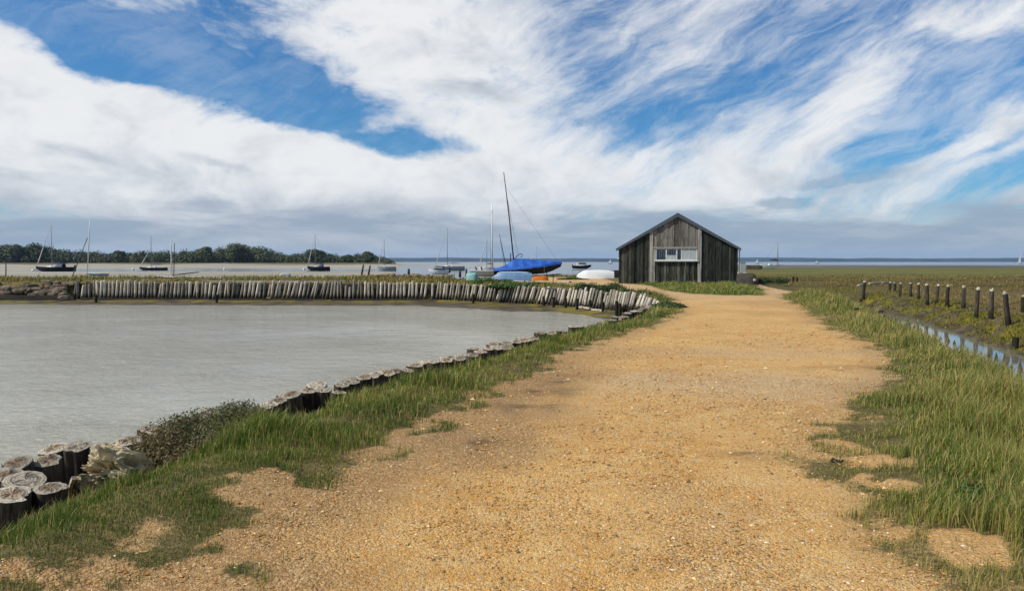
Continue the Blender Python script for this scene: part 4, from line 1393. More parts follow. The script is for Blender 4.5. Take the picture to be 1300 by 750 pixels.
def boards(mb, x0, x1, zlo, top, ydepth, wmin, wmax, tlo, thi, pale_prob=0.0, jit=0.012, zjit=0.0):
    x = x0
    alt = False
    while x < x1 - 0.02:
        w = min(random.uniform(wmin, wmax), x1 - x)
        if x1 - x - w < 0.06:
            w = x1 - x
        t = random.uniform(tlo, thi)
        if random.random() < pale_prob:
            t = random.uniform(0.6, 0.95)
        alt = not alt
        y = ydepth + random.uniform(-jit, jit) + (0.022 if alt else -0.006)
        xa, xb = x + 0.006, x + w - 0.008
        za, zb = top(xa), top(xb)
        if xa < 0 < xb:
            zm = top(0)
            mb.prism(xa, 0, y, y + 0.035, zlo, za, zm, tint=t)
            mb.prism(0, xb, y, y + 0.035, zlo, zm, zb, tint=t)
        else:
            mb.prism(xa, xb, y, y + 0.035, zlo + random.uniform(0, zjit), za, zb, tint=t)
        x += w


mb = MB()
boards(mb, -4.3, -2.0, 0.0, lambda x: rl(x) + 0.0, 0.0, 0.13, 0.27, 0.02, 0.45, 0.28, zjit=0.07)
mb.build('side_boarding', M['tar_boards'], shed)['label'] = 'tarred vertical boards left of the doors'
mb = MB()
boards(mb, 1.72, 4.3, 0.0, lambda x: rl(x) + 0.0, 0.0, 0.13, 0.27, 0.0, 0.3, 0.14, zjit=0.07)
mb.build('side_boarding', M['tar_boards'], shed)['label'] = 'near-black vertical boards right of the doors'
mb = MB()
boards(mb, -1.78, 1.44, 2.78, lambda x: rl(x) + 0.0, -0.03, 0.14, 0.30, 0.25, 0.95, 0.3)
mb.build('gable_boarding', M['grey_boards'], shed)
mb = MB()
boards(mb, -1.62, 1.42, 0.0, lambda x: 1.69, 0.005, 0.14, 0.26, 0.05, 0.5, 0.22, zjit=0.05)
mb.build('door_boarding', M['mossy_boards'], shed)
for x0, x1, z1, mt in ((-2.02, -1.80, None, 'pale_trim'), (-1.76, -1.64, 2.66, 'pale_trim'), (1.46, 1.70, None, 'pale_trim')):
    mb = MB()
    if z1 is None:
        mb.prism(x0, x1, -0.075, 0.05, 0, rl(x0) - 0.08, rl(x1) - 0.08)
    else:
        mb.box(x0, x1, -0.05, 0.05, 0, z1)
    mb.build('door_post', M[mt], shed)
mb = MB()
mb.box(-1.79, 1.45, -0.09, 0.05, 2.68, 2.765)
mb.build('lintel', M['pale_trim'], shed)
win = MB()
for x0, x1 in ((-1.63, -1.53), (-0.86, -0.77), (-0.10, -0.02), (0.26, 0.33), (0.83, 0.87), (1.36, 1.43)):
    win.box(x0, x1, -0.02, 0.05, 1.78, 2.66)
win.box(-1.53, 1.36, -0.015, 0.045, 2.60, 2.67)
win.box(-1.53, 1.36, -0.015, 0.045, 1.77, 1.83)
win = win.build('window', M['white_trim'], shed)
mb = MB()
mb.box(-1.70, 1.50, -0.16, 0.06, 1.70, 1.765)
mb.build('window_sill', M['white_trim'], win)
for x0, x1 in ((-1.53, -0.86), (-0.77, -0.10), (-0.02, 0.26), (0.33, 0.83), (0.87, 1.36)):
    mb = MB()
    mb.box(x0, x1, 0.012, 0.020, 1.83, 2.60)
    mb.build('pane', M['glass'], win)
for x0, x1, z0, z1, y in ((-0.75, -0.12, 1.83, 2.16, -0.006), (0.335, 0.845, 1.80, 2.60, -0.008), (0.855, 1.36, 1.80, 2.60, -0.005)):
    mb = MB()
    mb.box(x0, x1, y, y + 0.016, z0, z1)
    mb.build('blind_board', M['white_board'], win)
for s in (-1, 1):
    mb = MB()
    y = 0.04
    while y < DEP:
        w = random.uniform(0.16, 0.26)
        t = random.uniform(0, 0.3)
        xx = s * (4.30 + random.uniform(-0.01, 0.01))
        mb.box(min(xx, xx - s * 0.035), max(xx, xx - s * 0.035), y, min(y + w - 0.01, DEP), 0, EAVE - 0.02, tint=t)
        y += w
    mb.build('side_wall', M['tar_boards'], shed)
    mb = MB()                                           # corrugated slope
    nco = 150
    vs, fs = [], []
    xo, zo = s * (HWID + 0.14), EAVE + 0.08 - 0.14 * (APEX - EAVE) / HWID
    for j in range(nco + 1):
        yy = -0.12 + (DEP + 0.24) * j / nco
        dz = 0.018 * math.sin(j * PI / 1.5)
        vs += [(0, yy, APEX + 0.08 + dz), (xo, yy, zo + dz), (0, yy, APEX + 0.02), (xo, yy, zo - 0.05)]
    for j in range(nco):
        a = j * 4
        fs += [(a, a + 4, a + 5, a + 1) if s > 0 else (a + 1, a + 5, a + 4, a), (a + 2, a + 3, a + 7, a + 6), (a + 1, a + 5, a + 7, a + 3)]
    fs += [(0, 1, 3, 2), (nco * 4, nco * 4 + 2, nco * 4 + 3, nco * 4 + 1)]
    mb.add(vs, fs)
    ro = mb.build('roof', M['roof_sheet'], shed)
    mb = MB()
    th = 0.30
    x1, z1 = s * (HWID + 0.16), zo - 0.02
    a = 0.0
    mb.add([(0, -0.165, APEX + 0.11), (x1, -0.165, z1 + 0.05), (x1, -0.165, z1 - 0.13), (0, -0.165, APEX + 0.11 - th),
            (0, -0.125, APEX + 0.11), (x1, -0.125, z1 + 0.05), (x1, -0.125, z1 - 0.13), (0, -0.125, APEX + 0.11 - th)],
           [(0, 1, 2, 3), (7, 6, 5, 4), (0, 4, 5, 1), (1, 5, 6, 2), (2, 6, 7, 3), (3, 7, 4, 0)])
    mb.build('barge_board', M['barge'], ro)
mb = MB()
boards(mb, -4.3, 4.3, 0.0, lambda x: rl(x) + 0.0, DEP, 0.16, 0.27, 0.0, 0.3)
mb.build('back_wall', M['tar_boards'], shed)
mb = MB()
mb.tube([(-4.33, -0.05, 1.93), (-4.33, -0.15, 1.93)], 0.06, 10)
mb.build('outside_lamp', M['white_trim'], shed)
mb = MB()
mb.box(4.36, 4.44, -0.05, 0.05, 0.0, EAVE - 0.1)
mb.build('drainpipe', M['roof_sheet'], shed)

# ------------------------------------------------------------------ boats


def hull_data(L, B, D, sheer=0.18, transom=0.7, n=16, m=6, rocker=0.9, full=0.45, pw=1.7):
    rows = []
    for i in range(n + 1):
        s = i / n
        if s < full:
            f = transom + (1 - transom) * math.sin(PI / 2 * s / full)
        else:
            f = max(0.0, 1 - ((s - full) / (1 - full)) ** pw / 1.0) ** 0.9
        hb = B / 2 * f
        zg = D + sheer * (max(0, s - 0.35) / 0.65) ** 2 * D * 2 + 0.05 * D * (max(0, 0.35 - s) / 0.35)
        zk = D * rocker * (max(0, s - 0.72) / 0.28) ** 2 * 0.75 + 0.10 * D * (max(0, 0.3 - s) / 0.3)
        row = []
        x = -L / 2 + L * s
        for k in range(-m, m + 1):
            a = abs(k) / m
            y = hb * (a ** 0.75)
            z = zk + (zg - zk) * (a ** 2.1)
            row.append((x + 0.10 * L * 0.25 * (z / D) * (s > 0.9) * (s - 0.9) * 10, y * (1 if k > 0 else -1), z))
        rows.append(row)
    return rows


def loft(mb, rows, mi=0, close0=True, thick=None):
    n, m = len(rows), len(rows[0])
    vs = [p for r in rows for p in r]
    fs = []
    for i in range(n - 1):
        for k in range(m - 1):
            fs.append((i * m + k, i * m + k + 1, (i + 1) * m + k + 1, (i + 1) * m + k))
    mb.add(vs, fs, mi, smooth=True)
    if close0:
        mb.add(rows[0], [tuple(range(m))], mi)


def deck_rows(rows, drop=0.03, camber=0.04, inset=0.98):
    out = []
    for r in rows:
        p, q = r[0], r[-1]
        hb = q[1] * inset
        out.append([(p[0], hb * t, p[2] - drop + camber * (1 - t * t)) for t in (-1, -0.5, 0, 0.5, 1)])
    return out


def hull(parent, rows, mat, name='hull'):
    mb = MB()
    loft(mb, rows)
    return mb.build(name, mat, parent)


def yacht(label, px_bow, px_stern, wl_py, mast_px, top_py, hullm, d=None, fb=1.0, boom=True, boomm='navy', jib=True, jibm='canvas', cabin='hull_white', hood=False, mastm='alloy', mr=0.085, cat='yacht', lean=0.0, group='yachts lying in the creek', zoff=-0.25, stern_dark=False, jib_top=1.0, name='sailing_yacht'):
    if d is None:
        d = (CAMZ - SEA_Z) * FPX / (wl_py - 332)
    L = abs(px_stern - px_bow) * d / FPX
    cx = ((px_bow + px_stern) / 2 - 650) / FPX * d
    dirn = 1 if px_bow > px_stern else -1
    zb = CAMZ - (wl_py - 332) * d / FPX
    t = thing(name, label, cat, (cx, d, zb + zoff), 0 if dirn > 0 else PI, group, rot=(lean, 0, 0 if dirn > 0 else PI))
    rows = hull_data(L, L * 0.31, fb - zoff, 0.10, 0.65)
    hull(t, rows, M[hullm])
    mb = MB()
    loft(mb, deck_rows(rows), close0=False)
    mb.build('deck', M['hull_white'], t)
    zg = rows[8][-1][2]
    # coachroof
    mb = MB()
    x0, x1, w = -0.10 * L, 0.26 * L, L * 0.10
    h = 0.38 * fb
    mb.add([(x0, -w, zg - .05), (x1, -w * .6, zg - .02), (x1, w * .6, zg - .02), (x0, w, zg - .05), (x0, -w * .85, zg + h), (x1 - .12 * L, -w * .6, zg + h * .75), (x1 - .12 * L, w * .6, zg + h * .75), (x0, w * .85, zg + h)],
           [(3, 2, 1, 0), (4, 5, 6, 7), (0, 1, 5, 4), (1, 2, 6, 5), (2, 3, 7, 6), (3, 0, 4, 7)])
    cb = mb.build('cabin', M[cabin], t)
    for sgn in (-1, 1):
        mb = MB()
        for q in (0.15, 0.45):
            xa = x0 + (x1 - .12 * L - x0) * q
            ww = w * (0.93 - 0.18 * q) + 0.02
            mb.box(xa, xa + 0.07 * L, min(sgn * ww, sgn * (ww - .03)), max(sgn * ww, sgn * (ww - .03)), zg + h * .3, zg + h * .65)
        mb.build('window', M['navy'], cb)
    # mast in boat coordinates
    mx = (mast_px - (px_bow + px_stern) / 2) * d / FPX * dirn
    top = CAMZ + (332 - top_py) * d / FPX - (zb + zoff)
    mb = MB()
    mb.tube([(mx, 0, zg), (mx - 0.01, 0, (zg + top) / 2), (mx - 0.03, 0, top)], [mr, mr * 0.95, mr * 0.6], 8)
    ms = mb.build('mast', M[mastm], t)
    mb = MB()
    zs = zg + (top - zg) * 0.55
    mb.tube([(mx, -0.09 * L, zs), (mx, 0.09 * L, zs)], 0.03, 6)
    mb.build('spreader', M[mastm], ms)
    mb = MB()
    for sgn in (-1, 1):
        mb.tube([(mx, sgn * L * 0.14, zg), (mx, sgn * 0.09 * L, zs), (mx, 0, top - .1)], 0.012, 4, caps=False)
    mb.tube([(-L / 2 + .1, 0, zg), (mx, 0, top)], 0.012, 4, caps=False)
    mb.build('rigging', M['wire'], t)
    if boom:
        mb = MB()
        zbm = zg + 0.95
        mb.tube([(mx - .1, 0, zbm), (mx - .2 * L, 0, zbm + .08), (mx - .42 * L, 0, zbm)], [.13, .17, .07], 8)
        mb.build('boom', M[boomm], t)
    if jib:
        mb = MB()
        e = Vector((L / 2 - 0.05, 0, rows[-1][-1][2]))
        f = Vector((mx, 0, zg + (top - zg) * jib_top))
        mb.tube([e, e.lerp(f, .15), e.lerp(f, .5), f], [.05, .12, .10, .03], 6)
        mb.build('furled_jib', M[jibm], t)
    if hood:
        mb = MB()
        vs, fs = [], []
        for i, xx in enumerate((x0 - .12 * L, x0 + .02 * L, x0 + .07 * L)):
            hh = (h + .55, h + .5, h)[i]
            for k in range(7):
                a = PI * k / 6
                vs.append((xx, -math.cos(a) * w * 1.1, zg + math.sin(a) * hh))
        for i in range(2):
            for k in range(6):
                fs.append((i * 7 + k, i * 7 + k + 1, i * 7 + 8 + k, i * 7 + 7 + k))
        mb.add(vs, fs, smooth=True)
        mb.build('spray_hood', M['navy'], t)
    if stern_dark:
        mb = MB()
        mb.box(-L / 2 - .25, -L / 2 + .05, -.18, .18, zg - .2, zg + .55)
        mb.build('outboard_motor', M['rubber'], t)
    mb = MB()
    mb.add([(-L / 2 - .02, -.03, 0), (-L / 2 - .3, -.03, 0), (-L / 2 - .25, -.03, zg), (-L / 2 + .02, -.03, zg), (-L / 2 - .02, .03, 0), (-L / 2 - .3, .03, 0), (-L / 2 - .25, .03, zg), (-L / 2 + .02, .03, zg)],
           [(0, 1, 2, 3), (7, 6, 5, 4), (0, 4, 5, 1), (1, 5, 6, 2), (2, 6, 7, 3), (3, 7, 4, 0)])
    mb.build('rudder', M[hullm], t)
    return t


yacht('black-hulled yacht with white cabin, leftmost on the mud, before the dark wood', 47, 95, 344.5, 66.5, 286, 'hull_black', hood=True, stern_dark=True, fb=1.15)
yacht('low black yacht with a dark boom cover, left of the short wooden mast', 178, 212, 343, 192.5, 299, 'hull_black', fb=0.8, jib_top=0.62)
yacht('black yacht with white cabin and dark hood, before the domed trees', 391, 418, 343.5, 400.5, 297, 'hull_black', hood=True, fb=1.1)
yacht('grey-blue yacht before the end of the wood', 480, 502, 343.5, 488, 304, 'hull_grey', fb=1.1, boomm='navy')
yacht('grey yacht with white deck, behind the small cabin boat', 553, 589, 343, 568, 289, 'hull_grey', fb=1.15, mastm='alloy', boomm='alloy')
yacht('small pale yacht behind the teal dinghy and two dark stakes', 608, 628, 345, 618, 303, 'hull_white', fb=1.1, cabin='hull_white', boomm='hull_brown')
yacht('distant yacht whose thin mast stands above the covered boat', 671, 693, 341, 681, 313, 'hull_white', fb=1.0, mr=0.06)
yacht('white sailing boat with a thin tilted mast, at the marsh edge right of the shed', 990, 966, 341, 987, 308, 'hull_white', d=150, fb=0.7, boomm='navy', jib=False, lean=0.0, mr=0.06, group=None, zoff=-0.1)


# smaller craft drawn up near the wall
def open_boat(name, label, px0, px1, base_py, d, hullm, H0, bow_right=True, mast=None, mastm='alloy', mr=0.05, boom=None, inner='hull_white', pitch=0.0, cat='dinghy', rim='hull_white', beam=0.36):
    L = abs(px1 - px0) * d / FPX
    cx = ((px0 + px1) / 2 - 650) / FPX * d
    zb = CAMZ - (base_py - 332) * d / FPX
    t = thing(name, label, cat, (cx, d, zb), rot=(0, -pitch if bow_right else pitch, 0 if bow_right else PI))
    rows = hull_data(L, L * beam, H0, 0.14, 0.72)
    hull(t, rows, M[hullm])
    mb = MB()
    loft(mb, deck_rows(rows, 0.10 * H0, 0.02, 0.94), close0=False)
    mb.build('deck', M[inner], t)
    mb = MB()
    for sgn in (0, -1):
        mb.tube([Vector(r[sgn]) for r in rows], 0.03, 6)
    mb.build('gunwale', M[rim], t)
    if mast:
        (mpx, mpy), (tpx, tpy) = mast
        s = 1 if bow_right else -1
        a = Vector(((mpx - (px0 + px1) / 2) * d / FPX * s, 0, CAMZ + (332 - mpy) * d / FPX - zb))
        b = Vector(((tpx - (px0 + px1) / 2) * d / FPX * s, 0, CAMZ + (332 - tpy) * d / FPX - zb))
        R = Matrix.Rotation(pitch, 3, 'Y')
        mb = MB()
        mb.tube([R @ a, R @ a.lerp(b, .5), R @ b], [mr, mr * .95, mr * .6], 8)
        mm = mb.build('mast', M[mastm], t)
        mb = MB()
        c = a.lerp(b, .97)
        for q in (-1, 1):
            mb.tube([R @ Vector((a.x - .2, q * L * .15, H0)), R @ c], 0.008, 4, caps=False)
        mb.build('rigging', M['wire'], mm)
        if boom:
            e0 = a.lerp(b, boom[0])
            e1 = Vector(((boom[1] - (px0 + px1) / 2) * d / FPX * s, 0, CAMZ + (332 - boom[2]) * d / FPX - zb))
            mb = MB()
            mb.tube([e0, e0.lerp(e1, .4), e1], [.05, .09, .06], 8)
            mb.build('boom', M['navy'], t)
    return t


open_boat('small_gaff_boat', 'brown open boat with short pale wooden mast and dark furled boom, behind the wall', 201, 256, 357.5, 108, 'hull_brown', 0.62, False, ((218.5, 355), (217.5, 305)), 'canvas', 0.10, (0.12, 253, 345.5), inner='hull_white', cat='sailing boat')
open_boat('pale_dinghy', 'pale blue dinghy with a leaning pale mast, left of the low black yacht', 110, 137, 350.5, 128, 'hull_blue', 0.45, False, ((111, 348), (116, 278)), 'alloy_pale', 0.085)
open_boat('dark_skiff', 'long dark skiff with white bundles aboard, on the mud behind the wall', 350, 396, 356, 92, 'hull_black', 0.42, False, cat='skiff', inner='hull_brown')
open_boat('keelboat', 'white open keelboat with a thick white mast, half hidden behind the covered boat', 597, 645, 351, 74, 'hull_white', 0.55, True, ((625, 340), (624.5, 258)), 'mast_white', 0.075, inner='hull_brown')
open_boat('racing_dinghy', 'dinghy with a thin dark raked mast, hidden behind the blue cover', 634, 672, 352, 68, 'hull_white', 0.5, True, ((643.5, 345), (634, 297)), 'mast_dark', 0.04)
for px, d, z, s, lab in ((363, 92, 349.5, 0.55, 'white bundle in the middle of the dark skiff'), (390, 92, 351.5, 0.5, 'white bundle at the end of the dark skiff'), (284, 100, 356.5, 1.05, 'white tarpaulin heap on the mud right of the brown boat'), (306, 100, 356, 0.4, 'small black bundle right of the white tarpaulin heap')):
    mb = MB()
    co, f = rock_mesh(1, int(px), 3)
    mb.add([tuple(c * np.array([s * 1.3, s * 0.7, s * 0.62])) for c in co], [tuple(q) for q in f], smooth=True)
    p = WD(px, z, d)
    tag(mb.build('canvas_bundle' if px != 306 else 'black_bundle', M['white_board' if px != 306 else 'navy'], loc=(p.x, p.y - (0.1 if d == 92 else 0), p.z)), lab, 'bundle')


def upturned(name, label, px0, px1, top_py, base_py, d, hullm, rim, keel=True, cat='upturned boat', beam=0.36, rotz=0.0, bow_right=True):
    L = abs(px1 - px0) * d / FPX
    hh = (base_py - top_py) * d / FPX
    cx = ((px0 + px1) / 2 - 650) / FPX * d
    zb = CAMZ - (base_py - 332) * d / FPX
    t = thing(name, label, cat, (cx, d, zb), rot=(0, 0, rotz if bow_right else PI + rotz))
    rows = hull_data(L, L * beam, hh * 0.95, 0.03, 0.8, rocker=0.75, pw=2.6)
    zmax = max(r[-1][2] for r in rows)
    rows = [[(x, -y, hh - z if True else z) for x, y, z in r] for r in rows]
    hull(t, rows, M[hullm])
    mb = MB()
    for sgn in (0, -1):
        mb.tube([Vector(r[sgn]) + Vector((0, 0, 0.02)) for r in rows], 0.035, 6)
    mb.build('gunwale', M[rim], t)
    if keel:
        mb = MB()
        mb.tube([Vector(r[6]) + Vector((0, 0, 0.01)) for r in rows[1:-2]], 0.035, 6)
        mb.build('keel', M[rim], t)
    return t


upturned('upturned_dinghy', 'white upturned dinghy on the sand left of the shed', 733, 779, 343, 354.5, 76, 'hull_white', 'hull_white', bow_right=False)
upturned('upturned_boat', 'pale blue upturned boat with white rim below the covered boat', 625, 675, 345.5, 357.5, 57.6, 'hull_blue', 'hull_white', beam=0.34, bow_right=False)  # white keel line paints the sunlit top of the hull
upturned('upturned_boat', 'small teal upturned boat left of the green bush', 592, 607, 346.5, 356, 60, 'hull_teal', 'hull_teal', beam=0.7)
upturned('orange_kayak', 'orange kayak lying behind the bush right of the pale blue boat', 676, 696, 350, 356, 61.5, 'hull_orange', 'hull_orange', beam=0.3, cat='kayak')
upturned('upturned_boat', 'dark upturned boat at the right corner of the shed', 936, 962, 347.5, 361.5, 52, 'darkwood', 'darkwood', beam=0.55, rotz=-0.5)
upturned('upturned_boat', 'dark upturned boat between the white dinghy and the shed', 772, 800, 343.5, 353, 80, 'hull_black', 'hull_black', bow_right=True)

# covered dinghy with raised bow
d = 60.0
Lk = 5.15
pk = 0.085
p = WD(669.5, 332, d)
cov = thing('covered_dinghy', 'racing dinghy under a bright blue cover with its mast stepped and bow raised', 'dinghy', (p.x, d, 0.62), rot=(0, -pk, 0.05))
rows = hull_data(Lk, 1.75, 0.62, 0.10, 0.8, pw=2.0)
hull(cov, rows, M['hull_black'])
vs, fs = [], []
NV = 12
sub = []
for i in range(33):
    q = i / 32 * 16
    j = min(int(q), 15)
    f = q - j
    r = [tuple(np.array(a) * (1 - f) + np.array(b) * f) for a, b in zip(rows[j], rows[j + 1])]
    sub.append(r)
for i, r in enumerate(sub):
    s = i / 32
    hb = r[-1][1] + 0.05
    zg = r[-1][2]
    peak = np.interp(s, [0, 0.1, 0.22, 0.33, 0.36, 0.6, 0.85, 1.0], [0.03, 0.10, 0.33, 0.70, 0.68, 0.46, 0.22, 0.06])
    for k in range(NV + 1):
        v = k / NV * 2 - 1
        if abs(v) > 0.84:
            qv = (abs(v) - 0.84) / 0.16
            y = math.copysign(hb + 0.02, v)
            z = zg + 0.02 - 0.17 * qv + 0.02 * math.sin(i * 1.7)
        else:
            w = abs(v) / 0.84
            y = math.copysign(hb * w, v)
            sag = 0.12 * math.sin(PI * w) * (peak > 0.25)
            z = zg + 0.03 + peak * (1 - w) - sag * peak * 1.3 + (0.05 * math.sin(i * 1.3 + 0.6 * k) + 0.03 * math.sin(i * 2.9 + k)) * math.sin(PI * w) * (0.5 + peak)
        vs.append((r[-1][0] + (0.03 if s > 0.97 else 0), y, z))
for i in range(32):
    for k in range(NV):
        a = i * (NV + 1) + k
        fs.append((a, a + NV + 1, a + NV + 2, a + 1))
mb = MB()
mb.add(vs, fs, smooth=True)
cvo = mb.build('cover', M['cover_blue'], cov)
R = Matrix.Rotation(pk, 3, 'Y')
org = Vector((p.x, d, 0.62))
a = R @ (WD(652.5, 334, d) - org)
b = R @ (WD(639.5, 219, d) - org)
mb = MB()
mb.tube([(a.x, 0, a.z), ((a.x + b.x) / 2 + 0.03, 0, (a.z + b.z) / 2), (b.x, 0, b.z)], [0.055, 0.05, 0.032], 8)
ms = mb.build('mast', M['mast_dark'], cov)
mb = MB()
mb.tube([(Lk / 2 - .1, 0, .8), (a.x * .15 + b.x * .85, 0, a.z * .15 + b.z * .85)], 0.007, 4, caps=False)
for sgn in (-1, 1):
    mb.tube([(-.5, sgn * .8, .7), (a.x * .2 + b.x * .8, 0, a.z * .2 + b.z * .8)], 0.007, 4, caps=False)
mb.build('rigging', M['wire'], ms)
mb = MB()
hk = [R @ (WD(q[0], q[1], d) - org) for q in ((653.5, 329), (656, 325), (659.5, 322.6), (662.5, 322.2), (663, 325), (661, 327))]
mb.tube([(h.x, 0.05, h.z) for h in hk], 0.03, 6)
mb.build('boom_crutch', M['mast_dark'], cov)
for q in (0.25, 0.75):
    mb = MB()
    r = sub[int(q * 32)]
    mb.tube([(r[0][0], -r[-1][1] - .08, r[-1][2] - .12), (r[0][0], -r[-1][1] * .5, r[6][2] - .03), (r[0][0], r[-1][1] * .5, r[6][2] - .03), (r[0][0], r[-1][1] + .08, r[-1][2] - .12)], 0.012, 5)
    mb.build('strap', M['canvas'], cvo)
tr = thing('launching_trolley', 'low dark trolley carrying the blue-covered dinghy', 'trolley', (p.x, d, 0.12))
mb = MB()
mb.tube([(-2.0, 0, 0.25), (2.6, 0, 0.55)], 0.04, 8)
mb.tube([(-0.4, -0.8, 0.28), (-0.4, 0.8, 0.28)], 0.035, 8)
mb.tube([(1.5, -0.35, 0.78), (1.5, 0, 0.48), (1.5, 0.35, 0.78)], 0.03, 6)
mb.tube([(-1.2, -0.5, 0.5), (-1.2, 0, 0.30), (-1.2, 0.5, 0.5)], 0.03, 6)
mb.tube([(2.0, 0, 0.5), (2.0, 0, -0.1)], 0.03, 6)
mb.build('frame', M['mast_dark'], tr)
for sgn in (-1, 1):
    mb = MB()
    mb.tube([(-0.4, sgn * .8 - .06, .2), (-0.4, sgn * .8 + .06, .2)], 0.24, 16)
    mb.build('wheel', M['rubber'], tr)


# motor boats
def motorboat(label, px_bow, px_stern, wl_py, d, hullm, topm, topname, h, name='cabin_boat', up=1.0):
    L = abs(px_stern - px_bow) * d / FPX
    cx = ((px_bow + px_stern) / 2 - 650) / FPX * d
    zb = CAMZ - (wl_py - 332) * d / FPX
    dirn = 1 if px_bow > px_stern else -1
    t = thing(name, label, 'motor boat', (cx, d, zb - .15), 0 if dirn > 0 else PI)
    rows = hull_data(L, L * .36, h, 0.16, 0.9)
    hull(t, rows, M[hullm])
    mb = MB()
    loft(mb, deck_rows(rows), close0=False)
    mb.build('deck', M['hull_white'], t)
    w = L * .12
    zg = rows[8][-1][2]
    mb = MB()
    c0, c1, hh = -.28 * L, .22 * L, .55 * up
    mb.add([(c0, -w, zg), (c1 + .1 * L, -w * .8, zg), (c1 + .1 * L, w * .8, zg), (c0, w, zg), (c0, -w * .9, zg + hh), (c1 - .08 * L, -w * .75, zg + hh), (c1 - .08 * L, w * .75, zg + hh), (c0, w * .9, zg + hh)],
           [(3, 2, 1, 0), (4, 5, 6, 7), (0, 1, 5, 4), (1, 2, 6, 5), (2, 3, 7, 6), (3, 0, 4, 7)])
    cb = mb.build(topname, M[topm], t)
    mb = MB()
    for sgn in (-1, 1):
        ww = w * .97
        mb.box(c0 + .1 * L, c1, min(sgn * ww, sgn * (ww + .03)), max(sgn * ww, sgn * (ww + .03)), zg + hh * .45, zg + hh * .85)
    mb.build('window', M['navy' if topm == 'hull_white' else 'white_board'], cb)
    mb = MB()
    mb.box(-L / 2 - .3, -L / 2, -.2, .2, h * .4, h + .45)
    mb.build('outboard_motor', M['rubber'], t)
    return t


motorboat('small white cabin boat with navy canopy, aground before the grey yacht', 545, 570, 347.5, 150, 'hull_white', 'navy', 'canopy', 0.85, up=1.3)
motorboat('dark motor cruiser with white top, afloat left of the shed', 750, 727, 340.5, 280, 'hull_black', 'hull_white', 'cabin', 1.1, 'motor_cruiser', 2.2)


def sail_speck(px, py_base, py_top, d, label):
    p = WD(px, py_base, d)
    t = thing('sailing_dinghy', label, 'sailing boat', (p.x, d, SEA_Z - 0.1))
    L = 6.0
    hull(t, hull_data(L, 1.8, 0.9), M['hull_white'])
    h = max(4.0, CAMZ + (332 - py_top) * d / FPX - SEA_Z)
    mb = MB()
    mb.tube([(0.5, 0, .5), (0.4, 0, h)], [.09, .05], 6)
    mb.build('mast', M['alloy'], t)
    mb = MB()
    mb.add([(0.4, 0, 1.2), (-2.8, 0.3, 1.3), (0.35, 0.02, h - .2), (0.4, 0.02, 1.2), (-2.8, 0.32, 1.3), (0.35, 0.04, h - .2)], [(0, 1, 2), (5, 4, 3), (0, 3, 4, 1), (1, 4, 5, 2), (2, 5, 3, 0)])
    mb.build('sail', M['mast_white'], t)


sail_speck(775, 333, 328.5, 900, 'tiny white sail far out on the water, left of the shed')
sail_speck(961.5, 333, 328.5, 900, 'tiny white sail far out, just right of the shed')
sail_speck(1037, 333.5, 330.5, 900, 'tiny white sail far out beyond the marsh middle')
sail_speck(1295.5, 333, 318, 900, 'far white sail at the right edge of the horizon')

# stakes and poles out on the mud
def pole(name, label, a, b, d, r, mat, group=None):
    p0, p1 = WD(a[0], a[1], d), WD(b[0], b[1], d)
    base = Vector((p0.x, d, p0.z))
    mb = MB()
    dz = (p1 - p0)
    mb.tube([-dz * 0.15, dz * 0.5, dz], [r, r * .95, r * .75], 8, jit=.08)
    return tag(mb.build(name, mat, loc=base), label, 'pole', group)


pole('mooring_stake', 'thin dark stake on the mud near the left edge', (7.5, 353), (7.5, 331), 75, .05, M['darkwood'])
pole('leaning_spar', 'dark spar leaning to the right beside the leaning pale mast', (91, 353), (111, 302), 118, .07, M['mast_dark'])
pole('mooring_stake', 'left of two dark leaning stakes by the rubble', (458, 354), (461.5, 336), 64, .09, M['darkwood'], 'stakes by the rubble')
pole('mooring_stake', 'right of two dark leaning stakes by the rubble', (467, 353), (470, 337), 64, .09, M['darkwood'], 'stakes by the rubble')
pole('mooring_stake', 'stubby dark stake standing right of the rubble stakes', (519, 350), (519, 341), 64, .12, M['darkwood'])
pole('mooring_stake', 'left of two stubby dark posts beside the teal boat', (584, 351), (584, 343.5), 66, .12, M['darkwood'])
pole('mooring_stake', 'right of two stubby dark posts beside the teal boat', (592, 350), (592, 341), 66, .09, M['darkwood'])
pole('mooring_stake', 'left of two leaning dark stakes before the small pale yacht', (606, 346), (603.5, 338.5), 80, .09, M['darkwood'])
pole('mooring_stake', 'right of two leaning dark stakes before the small pale yacht', (613, 346), (610.5, 338.5), 80, .09, M['darkwood'])
pole('mooring_stake', 'short dark post behind the peak of the blue cover', (648, 345), (648.2, 321.5), 70, .06, M['darkwood'])
pole('dark_spar', 'dark pole standing just right of the short wooden mast', (220.5, 355), (221.5, 308.5), 109, .06, M['darkwood'])
# things past the shed
p = WD(942, 338, 130)
mb = MB()
mb.box(-.45, .45, -.5, .5, -1.2, .65)
mb.box(-.5, .5, -.55, .55, .65, .75)
tag(mb.build('white_hut', M['white_board'], loc=p), 'small white box-like hut at the marsh edge just right of the shed', 'hut')
plank('pontoon', 'long low pinkish pontoon at the marsh edge right of the white hut', WD(946, 339.5, 140), WD(966, 339.5, 140), 1.6, 0.75, M['rock'], 'pontoon')
plank('timber_beam', 'grey timber leaning on the dark upturned boat by the shed', WD(944, 347, 53), WD(959, 356, 51.5), .16, .12, M['drift'], 'beam')
plank('timber_beam', 'second grey timber lying behind the dark upturned boat by the shed', WD(937, 346, 54), WD(950, 348, 54), .2, .15, M['drift'], 'beam')
